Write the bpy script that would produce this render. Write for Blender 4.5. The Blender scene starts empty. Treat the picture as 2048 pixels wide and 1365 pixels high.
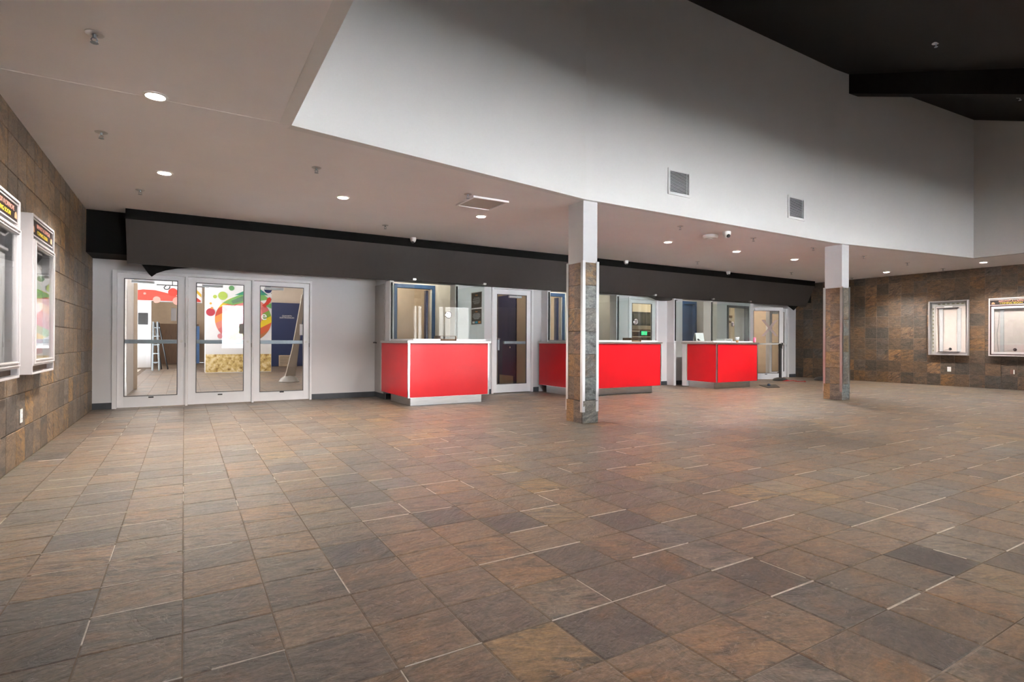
import bpy, bmesh, math, random
import numpy as np
from mathutils import Matrix, Vector
random.seed(7)
rng = np.random.default_rng(7)
SC = bpy.context.scene
COL = SC.collection

# ------------------------------------------------------------------ camera
CAM_H = 1.07
YAW, PITCH, ROLL, FPX = 0.5394, 0.0021, 0.0045, 1095.03
S_, C_ = math.sin(YAW), math.cos(YAW)
r0 = Vector((C_, -S_, 0)); f0 = Vector((S_, C_, 0)); z0 = Vector((0, 0, 1))
fw = f0 * math.cos(PITCH) + z0 * math.sin(PITCH)
up = -f0 * math.sin(PITCH) + z0 * math.cos(PITCH)
Rv = r0 * math.cos(ROLL) + up * math.sin(ROLL)
Uv = -r0 * math.sin(ROLL) + up * math.cos(ROLL)
cd = bpy.data.cameras.new('camera')
cd.sensor_width = 36.0; cd.lens = FPX / 2048 * 36.0
cd.clip_start = 0.05; cd.clip_end = 300
cam = bpy.data.objects.new('camera', cd); COL.objects.link(cam)
m = Matrix.Identity(4)
for i in range(3):
    m[i][0] = Rv[i]; m[i][1] = Uv[i]; m[i][2] = -fw[i]
m[2][3] = CAM_H
cam.matrix_world = m
SC.camera = cam

# ------------------------------------------------------------------ world, sun, exposure
SC.view_settings.view_transform = 'Standard'
SC.view_settings.look = 'None'
SC.view_settings.gamma = 1.0
SC.view_settings.use_curve_mapping = False
SC.view_settings.exposure = 1.8
W = bpy.data.worlds.new('sky'); SC.world = W; W.use_nodes = True
wn = W.node_tree.nodes; wl = W.node_tree.links
bg = wn['Background']
bg.inputs['Color'].default_value = (0.87, 0.94, 1.0, 1)
bg.inputs['Strength'].default_value = 5.0
sd = bpy.data.lights.new('sun', 'SUN'); sd.energy = 150.0; sd.angle = math.radians(0.6)
sd.color = (1.0, 0.99, 0.985)
sun = bpy.data.objects.new('sun', sd); COL.objects.link(sun)
sun.rotation_euler = Vector((0.15, -1.0, -0.62)).to_track_quat('-Z', 'Y').to_euler()
HIGH_FILL_W = 260.0
DOWN_W, LOBBY_W, BOOTH_W = 128.0, 20.0, 14.0
WARM = (1.0, 0.935, 0.865)
SC.cycles.max_bounces = 10
SC.cycles.diffuse_bounces = 5
SC.cycles.glossy_bounces = 4
SC.cycles.transparent_max_bounces = 16
SC.cycles.sample_clamp_indirect = 12.0
SC.cycles.caustics_reflective = False
SC.cycles.caustics_refractive = False

# ------------------------------------------------------------------ materials
def nd(nt, t, **kw):
    n = nt.nodes.new(t)
    for k, v in kw.items(): setattr(n, k, v)
    return n
def newmat(name):
    mt = bpy.data.materials.new(name); mt.use_nodes = True
    nt = mt.node_tree
    return mt, nt, nt.nodes['Principled BSDF']
def mth(nt, op, a, b=None, c=None):
    n = nd(nt, 'ShaderNodeMath', operation=op)
    for i, v in enumerate((a, b, c)):
        if v is None: continue
        if isinstance(v, (int, float)): n.inputs[i].default_value = v
        else: nt.links.new(v, n.inputs[i])
    return n.outputs[0]
def mixc(nt, fac, a, b, blend='MIX'):
    n = nd(nt, 'ShaderNodeMix', data_type='RGBA', blend_type=blend)
    for i, v in ((0, fac), (6, a), (7, b)):
        if isinstance(v, (int, float)): n.inputs[i].default_value = v
        elif isinstance(v, tuple): n.inputs[i].default_value = (*v[:3], 1)
        else: nt.links.new(v, n.inputs[i])
    return n.outputs[2]
def ramp(nt, fac, stops, interp='LINEAR'):
    n = nd(nt, 'ShaderNodeValToRGB'); cr = n.color_ramp; cr.interpolation = interp
    while len(cr.elements) < len(stops): cr.elements.new(0.5)
    for e, (p, c) in zip(cr.elements, stops):
        e.position = p; e.color = (*c, 1) if len(c) == 3 else c
    nt.links.new(fac, n.inputs[0])
    return n.outputs[0]
def noise(nt, vec, scale, detail=4, rough=0.55, dist=0.0):
    n = nd(nt, 'ShaderNodeTexNoise')
    n.inputs['Scale'].default_value = scale; n.inputs['Detail'].default_value = detail
    n.inputs['Roughness'].default_value = rough; n.inputs['Distortion'].default_value = dist
    if vec is not None: nt.links.new(vec, n.inputs['Vector'])
    return n.outputs[0]
def paint(name, col, rough=0.5, metal=0.0, var=0.06, scale=6.0, bump=0.0, bscale=120.0, spec=0.5, stretch=None, coat=0.0):
    """a painted / plastic / metal surface with slight procedural variation"""
    mt, nt, p = newmat(name)
    pos = nd(nt, 'ShaderNodeNewGeometry').outputs['Position']
    vec = pos
    if stretch:
        mp = nd(nt, 'ShaderNodeMapping'); mp.inputs['Scale'].default_value = stretch
        nt.links.new(pos, mp.inputs[0]); vec = mp.outputs[0]
    n = noise(nt, vec, scale, 4)
    lo = tuple(c * (1 - var) for c in col); hi = tuple(min(1, c * (1 + var)) for c in col)
    c = ramp(nt, n, [(0.3, lo), (0.7, hi)])
    nt.links.new(c, p.inputs['Base Color'])
    p.inputs['Roughness'].default_value = rough; p.inputs['Metallic'].default_value = metal
    p.inputs['Specular IOR Level'].default_value = spec
    if coat: p.inputs['Coat Weight'].default_value = coat; p.inputs['Coat Roughness'].default_value = 0.12
    if metal > 0.5:
        nt.links.new(mth(nt, 'MULTIPLY_ADD', n, 0.25, rough - 0.12), p.inputs['Roughness'])
    if bump:
        b = nd(nt, 'ShaderNodeBump'); b.inputs['Strength'].default_value = bump; b.inputs['Distance'].default_value = 0.002
        nt.links.new(noise(nt, pos, bscale, 3), b.inputs['Height']); nt.links.new(b.outputs[0], p.inputs['Normal'])
    return mt
def emit(name, col, strength):
    mt, nt, p = newmat(name)
    p.inputs['Base Color'].default_value = (*col, 1)
    p.inputs['Emission Color'].default_value = (*col, 1); p.inputs['Emission Strength'].default_value = strength
    return mt
def glassmat(name, tint=(0.93, 0.97, 0.95), ior=1.5):
    mt, nt, p = newmat(name)
    nt.nodes.remove(p)
    ge = nd(nt, 'ShaderNodeNewGeometry'); dt = nd(nt, 'ShaderNodeVectorMath', operation='DOT_PRODUCT')
    nt.links.new(ge.outputs['Incoming'], dt.inputs[0]); nt.links.new(ge.outputs['Normal'], dt.inputs[1])
    k = mth(nt, 'POWER', mth(nt, 'SUBTRACT', 1.0, mth(nt, 'ABSOLUTE', dt.outputs['Value'])), 5.0)
    fac = mth(nt, 'MULTIPLY_ADD', k, 0.96, 0.04)
    tr = nd(nt, 'ShaderNodeBsdfTransparent'); tr.inputs[0].default_value = (*tint, 1)
    gl = nd(nt, 'ShaderNodeBsdfGlossy'); gl.inputs['Roughness'].default_value = 0.0
    mx = nd(nt, 'ShaderNodeMixShader')
    nt.links.new(fac, mx.inputs[0]); nt.links.new(tr.outputs[0], mx.inputs[1]); nt.links.new(gl.outputs[0], mx.inputs[2])
    nt.links.new(mx.outputs[0], nt.nodes['Material Output'].inputs[0])
    return mt
def slate(name, ia, ib, p, oa, ob, stops, rough=0.45, gain=1.0, bstr=0.5, spec=0.5):
    """cleft slate: every tile cell (pitch p) draws its own colour, grain direction and relief"""
    mt, nt, bs = newmat(name)
    pos = nd(nt, 'ShaderNodeNewGeometry').outputs['Position']
    sp = nd(nt, 'ShaderNodeSeparateXYZ'); nt.links.new(pos, sp.inputs[0])
    a, b = sp.outputs[ia], sp.outputs[ib]
    ca = mth(nt, 'FLOOR', mth(nt, 'DIVIDE', mth(nt, 'SUBTRACT', a, oa), p))
    cb = mth(nt, 'FLOOR', mth(nt, 'DIVIDE', mth(nt, 'SUBTRACT', b, ob), p))
    cv = nd(nt, 'ShaderNodeCombineXYZ'); nt.links.new(ca, cv.inputs[0]); nt.links.new(cb, cv.inputs[1]); cv.inputs[2].default_value = 3.7
    wn_ = nd(nt, 'ShaderNodeTexWhiteNoise', noise_dimensions='3D'); nt.links.new(cv.outputs[0], wn_.inputs['Vector'])
    rv, rc = wn_.outputs['Value'], wn_.outputs['Color']
    rs = nd(nt, 'ShaderNodeSeparateColor'); nt.links.new(rc, rs.inputs[0])
    # face coordinates, turned per tile
    fc = nd(nt, 'ShaderNodeCombineXYZ'); nt.links.new(a, fc.inputs[0]); nt.links.new(b, fc.inputs[1])
    rot = nd(nt, 'ShaderNodeVectorRotate', rotation_type='Z_AXIS'); nt.links.new(fc.outputs[0], rot.inputs['Vector'])
    nt.links.new(mth(nt, 'MULTIPLY', mth(nt, 'SUBTRACT', rs.outputs[0], 0.5), 1.0), rot.inputs['Angle'])
    off = nd(nt, 'ShaderNodeVectorMath', operation='MULTIPLY_ADD')
    nt.links.new(rc, off.inputs[0]); off.inputs[1].default_value = (41, 37, 53); nt.links.new(rot.outputs[0], off.inputs[2])
    v = off.outputs[0]
    st = nd(nt, 'ShaderNodeMapping'); st.inputs['Scale'].default_value = (1.0, 2.8, 1.0); nt.links.new(v, st.inputs[0])
    sv = st.outputs[0]
    n1 = noise(nt, v, 4.2, 6, 0.58, 0.9)
    n2 = noise(nt, sv, 8.0, 9, 0.72, 0.7)
    n3 = noise(nt, v, 2.4, 3, 0.5, 1.2)
    n4 = noise(nt, v, 60.0, 4, 0.65)
    n5 = noise(nt, sv, 5.0, 8, 0.66, 0.6)
    base = ramp(nt, rv, stops)
    alt = ramp(nt, rs.outputs[1], stops)
    c = mixc(nt, mth(nt, 'MULTIPLY', ramp(nt, n1, [(0.44, (0, 0, 0)), (0.62, (1, 1, 1))]), 0.42), base, alt)
    rust = mth(nt, 'MULTIPLY', ramp(nt, n3, [(0.56, (0, 0, 0)), (0.68, (1, 1, 1))]), mth(nt, 'MULTIPLY', rs.outputs[2], 0.55))
    c = mixc(nt, rust, c, (0.24, 0.125, 0.05))
    blot = mth(nt, 'MULTIPLY', ramp(nt, n5, [(0.50, (0, 0, 0)), (0.60, (1, 1, 1))]), mth(nt, 'MULTIPLY_ADD', rs.outputs[0], 0.65, 0.18))
    c = mixc(nt, blot, c, (0.055, 0.050, 0.050))
    dk = ramp(nt, n2, [(0.30, (0.42, 0.42, 0.44)), (0.50, (0.98, 0.98, 0.98)), (0.70, (1.55, 1.47, 1.36))])
    c = mixc(nt, 1.0, c, dk, 'MULTIPLY')
    gr = ramp(nt, n4, [(0.32, (0.70, 0.70, 0.70)), (0.68, (1.28, 1.28, 1.28))])
    c = mixc(nt, 1.0, c, gr, 'MULTIPLY')
    # thin pale lines painted as lit edges where the stone layers step
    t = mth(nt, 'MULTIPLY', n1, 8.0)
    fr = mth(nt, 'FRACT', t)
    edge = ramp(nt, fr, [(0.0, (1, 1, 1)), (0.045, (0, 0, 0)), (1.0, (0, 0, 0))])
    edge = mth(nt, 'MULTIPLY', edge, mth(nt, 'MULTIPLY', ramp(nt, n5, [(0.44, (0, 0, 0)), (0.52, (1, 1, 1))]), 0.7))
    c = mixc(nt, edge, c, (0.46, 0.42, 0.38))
    if gain != 1.0: c = mixc(nt, 1.0, c, (gain * 1.05, gain, gain * 0.94), 'MULTIPLY')
    nt.links.new(c, bs.inputs['Base Color'])
    nt.links.new(mth(nt, 'MULTIPLY_ADD', n2, 0.30, rough - 0.15), bs.inputs['Roughness'])
    bs.inputs['Specular IOR Level'].default_value = spec
    mr = nd(nt, 'ShaderNodeMapRange', interpolation_type='SMOOTHSTEP'); nt.links.new(fr, mr.inputs[0])
    mr.inputs[1].default_value = 0.0; mr.inputs[2].default_value = 0.30
    step = mth(nt, 'ADD', mth(nt, 'FLOOR', t), mr.outputs[0])
    h = mth(nt, 'MULTIPLY_ADD', step, 0.19, mth(nt, 'MULTIPLY_ADD', n2, 0.9, mth(nt, 'MULTIPLY_ADD', n5, 0.9, mth(nt, 'MULTIPLY', n4, 0.10))))
    bp = nd(nt, 'ShaderNodeBump'); bp.inputs['Strength'].default_value = bstr; bp.inputs['Distance'].default_value = 0.012
    nt.links.new(h, bp.inputs['Height']); nt.links.new(bp.outputs[0], bs.inputs['Normal'])
    return mt

M = {}
M['white'] = paint('wall_white_paint', (0.66, 0.66, 0.68), 0.6, var=0.02, scale=1.5, bump=0.05)
M['fascia'] = paint('fascia_white_paint', (0.78, 0.78, 0.775), 0.65, var=0.02, scale=1.0, bump=0.06)
M['ceil'] = paint('ceiling_paint', (0.87, 0.85, 0.855), 0.7, var=0.02, scale=1.5, bump=0.06)
M['uppergrey'] = paint('upper_wall_grey', (0.50, 0.485, 0.465), 0.65, var=0.02, scale=1.0, bump=0.06)  # greyer than the white bulkhead
M['black'] = paint('black_ceiling_paint', (0.009, 0.008, 0.0075), 0.6, var=0.1, spec=0.25)
M['blackbox'] = paint('black_board', (0.003, 0.0028, 0.003), 0.75, var=0.1, spec=0.15)
M['soffit'] = paint('brown_board', (0.034, 0.029, 0.027), 0.55, var=0.05, scale=2.0, stretch=(6, 6, 0.5))
M['alu'] = paint('white_aluminium', (0.85, 0.86, 0.89), 0.35, var=0.02)
M['frame'] = paint('white_steel_frame', (0.80, 0.81, 0.83), 0.4, var=0.03)
M['gasket'] = paint('black_gasket', (0.012, 0.012, 0.014), 0.5)
M['darkframe'] = paint('grey_glazing_bead', (0.10, 0.10, 0.11), 0.45)
M['bar'] = paint('grey_push_bar', (0.30, 0.34, 0.38), 0.4, metal=0.6)
M['chrome'] = paint('polished_steel', (0.78, 0.78, 0.79), 0.20, metal=1.0, var=0.03)
M['guard'] = paint('satin_steel', (0.80, 0.80, 0.81), 0.32, metal=1.0, var=0.03)
M['steel'] = paint('brushed_steel', (0.60, 0.585, 0.575), 0.33, metal=1.0, var=0.1, scale=5.0, stretch=(1, 1, 14))
M['red'] = paint('red_laminate', (0.62, 0.006, 0.014), 0.33, var=0.06, scale=2.0, spec=0.5)
M['base'] = paint('dark_rubber_base', (0.055, 0.06, 0.07), 0.45, var=0.2)
M['beige'] = paint('beige_wall', (0.55, 0.45, 0.35), 0.6)
M['navy'] = paint('navy_paint', (0.022, 0.032, 0.10), 0.4, var=0.1)
M['blue'] = paint('blue_door_frame', (0.035, 0.085, 0.20), 0.4, var=0.1)
M['grey'] = paint('grey_paint', (0.33, 0.32, 0.31), 0.55)
M['wood'] = paint('brown_wood', (0.13, 0.075, 0.045), 0.5, var=0.25, scale=3, stretch=(12, 12, 1))
M['dark'] = paint('dark_plastic', (0.02, 0.02, 0.022), 0.4)
M['plastic'] = paint('white_plastic', (0.78, 0.78, 0.76), 0.4, var=0.02)
M['paper'] = paint('white_paper', (0.80, 0.80, 0.82), 0.7, var=0.03)
M['lens'] = emit('lamp_lens', (1.0, 0.86, 0.70), 60.0)
M['glass'] = glassmat('door_glass', (0.97, 0.98, 0.98))
M['screen'] = glassmat('screen_glass', (0.94, 0.975, 0.965))
M['caseglass'] = glassmat('case_glass', (0.96, 0.97, 0.97))
M['lgrey'] = paint('case_grey_side', (0.60, 0.58, 0.60), 0.45, var=0.03)
M['maroon'] = paint('maroon_trim', (0.045, 0.010, 0.010), 0.45)
M['casealu'] = paint('case_aluminium', (0.66, 0.63, 0.64), 0.35, metal=0.3, var=0.03)
M['signblk'] = paint('sign_face_black', (0.030, 0.022, 0.020), 0.35)
M['pink'] = paint('lettering_pink', (0.80, 0.36, 0.29), 0.5)
M['yellow'] = paint('lettering_yellow', (0.85, 0.62, 0.05), 0.5)
M['lettw'] = paint('lettering_white', (0.80, 0.80, 0.82), 0.5)
M['orange'] = paint('print_orange', (0.75, 0.28, 0.06), 0.5)
M['cyan'] = paint('print_cyan', (0.03, 0.38, 0.62), 0.5)
M['concrete'] = paint('outdoor_concrete', (0.59, 0.59, 0.60), 0.8, var=0.1, scale=1.0)
M['asphalt'] = paint('asphalt', (0.06, 0.06, 0.062), 0.85, var=0.15, scale=2.0)
M['grout'] = None
FLOOR_STOPS = [(0.0, (0.075, 0.068, 0.068)), (0.16, (0.145, 0.118, 0.100)), (0.34, (0.215, 0.150, 0.105)), (0.52, (0.180, 0.148, 0.122)),
               (0.66, (0.125, 0.112, 0.106)), (0.80, (0.255, 0.165, 0.105)), (0.91, (0.160, 0.155, 0.155)), (1.0, (0.30, 0.20, 0.10))]
WALL_STOPS = [(0.0, (0.085, 0.072, 0.062)), (0.18, (0.150, 0.112, 0.080)), (0.36, (0.225, 0.155, 0.095)), (0.52, (0.175, 0.138, 0.105)),
              (0.66, (0.105, 0.092, 0.082)), (0.80, (0.27, 0.165, 0.075)), (0.90, (0.150, 0.150, 0.150)), (1.0, (0.33, 0.185, 0.06))]
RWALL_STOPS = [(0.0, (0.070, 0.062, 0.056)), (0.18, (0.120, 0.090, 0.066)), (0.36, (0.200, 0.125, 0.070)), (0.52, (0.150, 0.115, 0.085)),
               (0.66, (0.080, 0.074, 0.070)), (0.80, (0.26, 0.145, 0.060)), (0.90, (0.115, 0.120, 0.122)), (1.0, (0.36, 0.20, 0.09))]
COLF_LIT_STOPS = [(0.0, (0.30, 0.31, 0.30)), (0.3, (0.26, 0.20, 0.15)), (0.5, (0.33, 0.35, 0.35)), (0.7, (0.24, 0.26, 0.25)), (0.85, (0.30, 0.17, 0.06)), (1.0, (0.40, 0.42, 0.42))]  # paler, bluer fronts: window light on these faces put into the colour
COLS_STOPS = [(0.0, (0.14, 0.10, 0.075)), (0.3, (0.26, 0.14, 0.06)), (0.5, (0.15, 0.12, 0.10)), (0.75, (0.22, 0.13, 0.10)), (1.0, (0.30, 0.17, 0.06))]
P = 0.3046
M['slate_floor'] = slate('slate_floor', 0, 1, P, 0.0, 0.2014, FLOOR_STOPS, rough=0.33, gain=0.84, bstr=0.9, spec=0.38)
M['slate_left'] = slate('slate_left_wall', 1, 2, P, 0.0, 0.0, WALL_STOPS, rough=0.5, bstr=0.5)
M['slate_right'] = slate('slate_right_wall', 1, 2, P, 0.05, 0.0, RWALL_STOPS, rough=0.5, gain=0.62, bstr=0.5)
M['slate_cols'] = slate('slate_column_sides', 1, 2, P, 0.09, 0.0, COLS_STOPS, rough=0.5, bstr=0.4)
M['slate_colf'] = slate('slate_column_fronts_lit', 0, 2, P, 0.20, 0.0, COLF_LIT_STOPS, rough=0.45, bstr=0.4)
def groutmat():
    mt, nt, p = newmat('grout')
    pos = nd(nt, 'ShaderNodeNewGeometry').outputs['Position']
    c = ramp(nt, noise(nt, pos, 3.0, 5), [(0.35, (0.10, 0.072, 0.052)), (0.58, (0.16, 0.12, 0.09)), (0.72, (0.34, 0.29, 0.25))])
    nt.links.new(c, p.inputs['Base Color']); p.inputs['Roughness'].default_value = 0.8
    return mt
M['grout'] = groutmat()
M['jointw'] = paint('pale_joint', (0.52, 0.47, 0.42), 0.8, var=0.25, scale=25)
def marble():
    mt, nt, p = newmat('streaked_poster_print')
    pos = nd(nt, 'ShaderNodeNewGeometry').outputs['Position']
    mp = nd(nt, 'ShaderNodeMapping'); mp.inputs['Scale'].default_value = (6, 9, 1.0); nt.links.new(pos, mp.inputs[0])
    n = noise(nt, mp.outputs[0], 1.6, 6, 0.6, 1.2)
    c = ramp(nt, n, [(0.40, (0.72, 0.72, 0.73)), (0.56, (0.62, 0.62, 0.63)), (0.60, (0.22, 0.22, 0.23)), (0.64, (0.66, 0.66, 0.67))])
    nt.links.new(c, p.inputs['Base Color']); p.inputs['Roughness'].default_value = 0.6
    return mt
M['marble'] = marble()
def popcorn():
    mt, nt, p = newmat('popcorn_print')
    pos = nd(nt, 'ShaderNodeNewGeometry').outputs['Position']
    n = noise(nt, pos, 9.0, 5, 0.7)
    c = ramp(nt, n, [(0.35, (0.22, 0.11, 0.02)), (0.5, (0.62, 0.46, 0.17)), (0.65, (0.80, 0.70, 0.48))])
    nt.links.new(c, p.inputs['Base Color']); p.inputs['Roughness'].default_value = 0.6
    return mt
M['popcorn'] = popcorn()
def flat(name, col): 
    k = 'flat_' + name
    if k not in M: M[k] = paint(k, col, 0.55, var=0.04)
    return M[k]

# ------------------------------------------------------------------ mesh helpers
class MB:
    """collects shapes, builds ONE mesh object. A frame (origin, a, b, n) maps local (a, b, n) coordinates to the room."""
    def __init__(s, frame=None): s.v = []; s.f = []; s.mi = []; s.fr = frame; s.cur = 0
    def add(s, vs, fs):
        o = len(s.v)
        s.v += [tuple(p) for p in vs]
        s.f += [tuple(i + o for i in f) for f in fs]
        s.mi += [s.cur] * len(fs)
        return s
    def box(s, x0, x1, y0, y1, z0, z1):
        x0, x1 = min(x0, x1), max(x0, x1); y0, y1 = min(y0, y1), max(y0, y1); z0, z1 = min(z0, z1), max(z0, z1)
        return s.add([(x0, y0, z0), (x1, y0, z0), (x1, y1, z0), (x0, y1, z0), (x0, y0, z1), (x1, y0, z1), (x1, y1, z1), (x0, y1, z1)],
                     [(0, 3, 2, 1), (4, 5, 6, 7), (0, 1, 5, 4), (1, 2, 6, 5), (2, 3, 7, 6), (3, 0, 4, 7)])
    def prism(s, poly, lo, hi, axis=2):
        """poly in the two other axes (cyclic order), extruded along axis"""
        n = len(poly)
        def mk(p, t):
            if axis == 2: return (p[0], p[1], t)
            if axis == 0: return (t, p[0], p[1])
            return (p[0], t, p[1])
        vs = [mk(p, lo) for p in poly] + [mk(p, hi) for p in poly]
        fs = [tuple(range(n))[::-1], tuple(range(n, 2 * n))] + [(i, (i + 1) % n, n + (i + 1) % n, n + i) for i in range(n)]
        return s.add(vs, fs)
    def cyl(s, p0, p1, ra, rb=None, n=16, caps=True):
        rb = ra if rb is None else rb
        p0, p1 = Vector(p0), Vector(p1); d = (p1 - p0).normalized()
        x = d.orthogonal().normalized(); y = d.cross(x)
        vs = []
        for p, r in ((p0, ra), (p1, rb)):
            for i in range(n):
                a = 2 * math.pi * i / n
                vs.append(p + (x * math.cos(a) + y * math.sin(a)) * r)
        fs = [(i, (i + 1) % n, n + (i + 1) % n, n + i) for i in range(n)]
        if caps: fs += [tuple(range(n))[::-1], tuple(range(n, 2 * n))]
        return s.add(vs, fs)
    def lathe(s, prof, c=(0, 0, 0), n=24, axis=2):
        """prof: list of (r, h); turned about the given axis through c"""
        vs = []
        for r, h in prof:
            for i in range(n):
                a = 2 * math.pi * i / n
                x, y = r * math.cos(a), r * math.sin(a)
                q = (x, y, h) if axis == 2 else ((h, x, y) if axis == 0 else (y, h, x))
                vs.append((c[0] + q[0], c[1] + q[1], c[2] + q[2]))
        fs = []
        for k in range(len(prof) - 1):
            for i in range(n):
                fs.append((k * n + i, k * n + (i + 1) % n, (k + 1) * n + (i + 1) % n, (k + 1) * n + i))
        fs += [tuple(range(n))[::-1], tuple(range((len(prof) - 1) * n, len(prof) * n))]
        return s.add(vs, fs)
    def tube(s, pts, r, n=8):
        for a, b in zip(pts[:-1], pts[1:]): s.cyl(a, b, r, r, n)
        return s
    def build(s, name, mats, parent=None, bevel=0.0, smooth=False, kind=None, local=False):
        me = bpy.data.meshes.new(name)
        vs = s.v
        if s.fr:
            o, a, b, n = (Vector(t) for t in s.fr)
            vs = [tuple(o + a * p[0] + b * p[1] + n * p[2]) for p in vs]
        me.from_pydata(vs, [], s.f); me.validate()
        mats = mats if isinstance(mats, (list, tuple)) else [mats]
        for mt in mats: me.materials.append(mt)
        if len(mats) > 1: me.polygons.foreach_set('material_index', s.mi[:len(me.polygons)])
        bm = bmesh.new(); bm.from_mesh(me); bmesh.ops.recalc_face_normals(bm, faces=bm.faces); bm.to_mesh(me); bm.free()
        if smooth:
            me.polygons.foreach_set('use_smooth', [True] * len(me.polygons))
            me.set_sharp_from_angle(angle=math.radians(35))
        ob = bpy.data.objects.new(name, me); COL.objects.link(ob)
        if bevel:
            bv = ob.modifiers.new('bevel', 'BEVEL'); bv.width = bevel; bv.segments = 2; bv.limit_method = 'ANGLE'
        if parent is not None: adopt(ob, parent, local)
        if kind: ob['kind'] = kind
        return ob
def world_of(o):
    mt = o.matrix_basis.copy()
    return mt if o.parent is None else world_of(o.parent) @ o.matrix_parent_inverse @ mt
def adopt(ob, parent, local=False):
    ob.parent = parent
    if not local: ob.matrix_parent_inverse = world_of(parent).inverted()
def tag(o, label, cat=None, group=None):
    o['label'] = label
    if cat: o['category'] = cat
    if group: o['group'] = group
    return o
def thing(name, label, cat, loc=(0, 0, 0), rz=0.0, group=None):
    o = bpy.data.objects.new(name, None); COL.objects.link(o)
    o.location = loc; o.rotation_euler = (0, 0, rz); o.empty_display_size = 0.1
    return tag(o, label, cat, group)
def struct(o, label=None):
    o['kind'] = 'structure'
    if label: o['label'] = label
    return o
def sgroup(name, label, loc=(0, 0, 0)):
    o = bpy.data.objects.new(name, None); COL.objects.link(o); o.location = loc; o['kind'] = 'structure'; o['label'] = label
    return o
def clone(root, loc, label, rz=None):
    c = root.copy(); COL.objects.link(c); c.location = loc; c['label'] = label
    if rz is not None: c.rotation_euler = (0, 0, rz)
    for ch in list(root.children):
        d = ch.copy(); COL.objects.link(d); d.parent = c
        for g in list(ch.children):
            e = g.copy(); COL.objects.link(e); e.parent = d
    return c
def text(name, body, frame, size, mat, parent, align='CENTER', sx=1.0):
    cu = bpy.data.curves.new(name, 'FONT'); cu.body = body; cu.size = size; cu.align_x = align; cu.align_y = 'CENTER'
    cu.extrude = 0.0006; cu.materials.append(mat)
    tmp = bpy.data.objects.new(name, cu); me = bpy.data.meshes.new_from_object(tmp); bpy.data.objects.remove(tmp)
    ob = bpy.data.objects.new(name, me); COL.objects.link(ob)
    o, a, b, n = (Vector(t) for t in frame)
    mm = Matrix.Identity(4)
    for i in range(3): mm[i][0] = a[i] * sx; mm[i][1] = b[i]; mm[i][2] = n[i]; mm[i][3] = o[i]
    ob.matrix_basis = mm
    if parent is not None: adopt(ob, parent)
    return ob

# ------------------------------------------------------------------ dimensions
UL, UR = -1.21, 16.755           # left and right slate walls
VF, VB = 10.51, 9.93             # entrance-door wall, ticket-booth wall
V0 = -3.30                       # glazed street front behind the camera
H = 2.9457
RT = lambda v: 6.18 - 0.38 * (5.66 - v)      # underside of the sloping black roof
FAS = [(0.785, 5.06), (4.5, 5.655), (10.35, 5.66), (14.72, 5.06)]

# ------------------------------------------------------------------ tiles
def tile_shape(w, h, th, jit):
    """12 verts, 9 faces: sides, chamfer and top of one slightly uneven slate"""
    e = 0.004
    z = [th + random.uniform(-jit, jit) for _ in range(4)]
    x, y = w / 2, h / 2
    ee = [random.uniform(0, 0.0016) for _ in range(8)]
    c = [(-x + ee[0], -y + ee[1]), (x - ee[2], -y + ee[3]), (x - ee[4], y - ee[5]), (-x + ee[6], y - ee[7])]
    vs = [(p[0], p[1], 0) for p in c] + [(p[0], p[1], z[i] - 0.0025) for i, p in enumerate(c)]
    vs += [(p[0] - math.copysign(e, p[0]), p[1] - math.copysign(e, p[1]), z[i]) for i, p in enumerate(c)]
    fs = []
    for i in range(4):
        j = (i + 1) % 4
        fs.append((i, j, 4 + j, 4 + i)); fs.append((4 + i, 4 + j, 8 + j, 8 + i))
    fs.append((8, 9, 10, 11))
    return vs, fs
def place(vs, o, a, b, n):
    o, a, b, n = Vector(o), Vector(a), Vector(b), Vector(n)
    return [o + a * p[0] + b * p[1] + n * p[2] for p in vs]
def project(p):
    d = Vector(p) - Vector((0, 0, CAM_H))
    x, y, zz = d.dot(Rv), d.dot(Uv), d.dot(fw)
    return (1024 + FPX * x / zz, 682.5 - FPX * y / zz, zz) if zz > 0.05 else (0, 0, -1)
_tm = {}
def tile_object(key, w, h, th, jit, o, a, b, n, mat, parent, var=6):
    k = (key, round(w, 3), round(h, 3), round(th, 4), random.randrange(var))
    if k not in _tm:
        vs, fs = tile_shape(w, h, th, jit)
        me = bpy.data.meshes.new('tile'); me.from_pydata(place(vs, (0, 0, 0), a, b, n), [], fs); me.materials.append(mat); _tm[k] = me
    ob = bpy.data.objects.new('tile', _tm[k]); COL.objects.link(ob); ob.location = o; adopt(ob, parent)
    return ob

# ------------------------------------------------------------------ floor
fb = MB().box(UL - 0.15, UR + 0.15, V0 - 0.1, 24.6, -0.12, -0.0015)
fb.box(-3, 7, 24.6, 31, -0.12, -0.0015)
floor = struct(fb.build('floor', M['grout']), 'brown and grey cleft slate tile floor with pale joint lines')
cells = []
na0, na1 = math.floor(UL / P), math.ceil(UR / P)
nb0, nb1 = math.floor((V0 - 0.2014) / P), math.ceil((VF - 0.2014) / P)
for i in range(na0, na1):
    for j in range(nb0, nb1 + 46):
        if j > nb1 and not (-5 <= i <= 18): continue
        x0, x1 = max(i * P, UL), min((i + 1) * P, UR)
        y0, y1 = max(0.2014 + j * P, V0), 0.2014 + (j + 1) * P
        if x1 - x0 < 0.03: continue
        cx, cy = (x0 + x1) / 2, (y0 + y1) / 2
        px, py, d = project((cx, cy, 0))
        vis = d > 0 and -60 < px < 2110 and 690 < py < 1440
        cells.append((d ** 3 if vis else 1e9 + d, cx, cy, x1 - x0 - 0.0026, y1 - y0 - 0.0028))
cells.sort()
X, Y, Z = (1, 0, 0), (0, 1, 0), (0, 0, 1)
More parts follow.
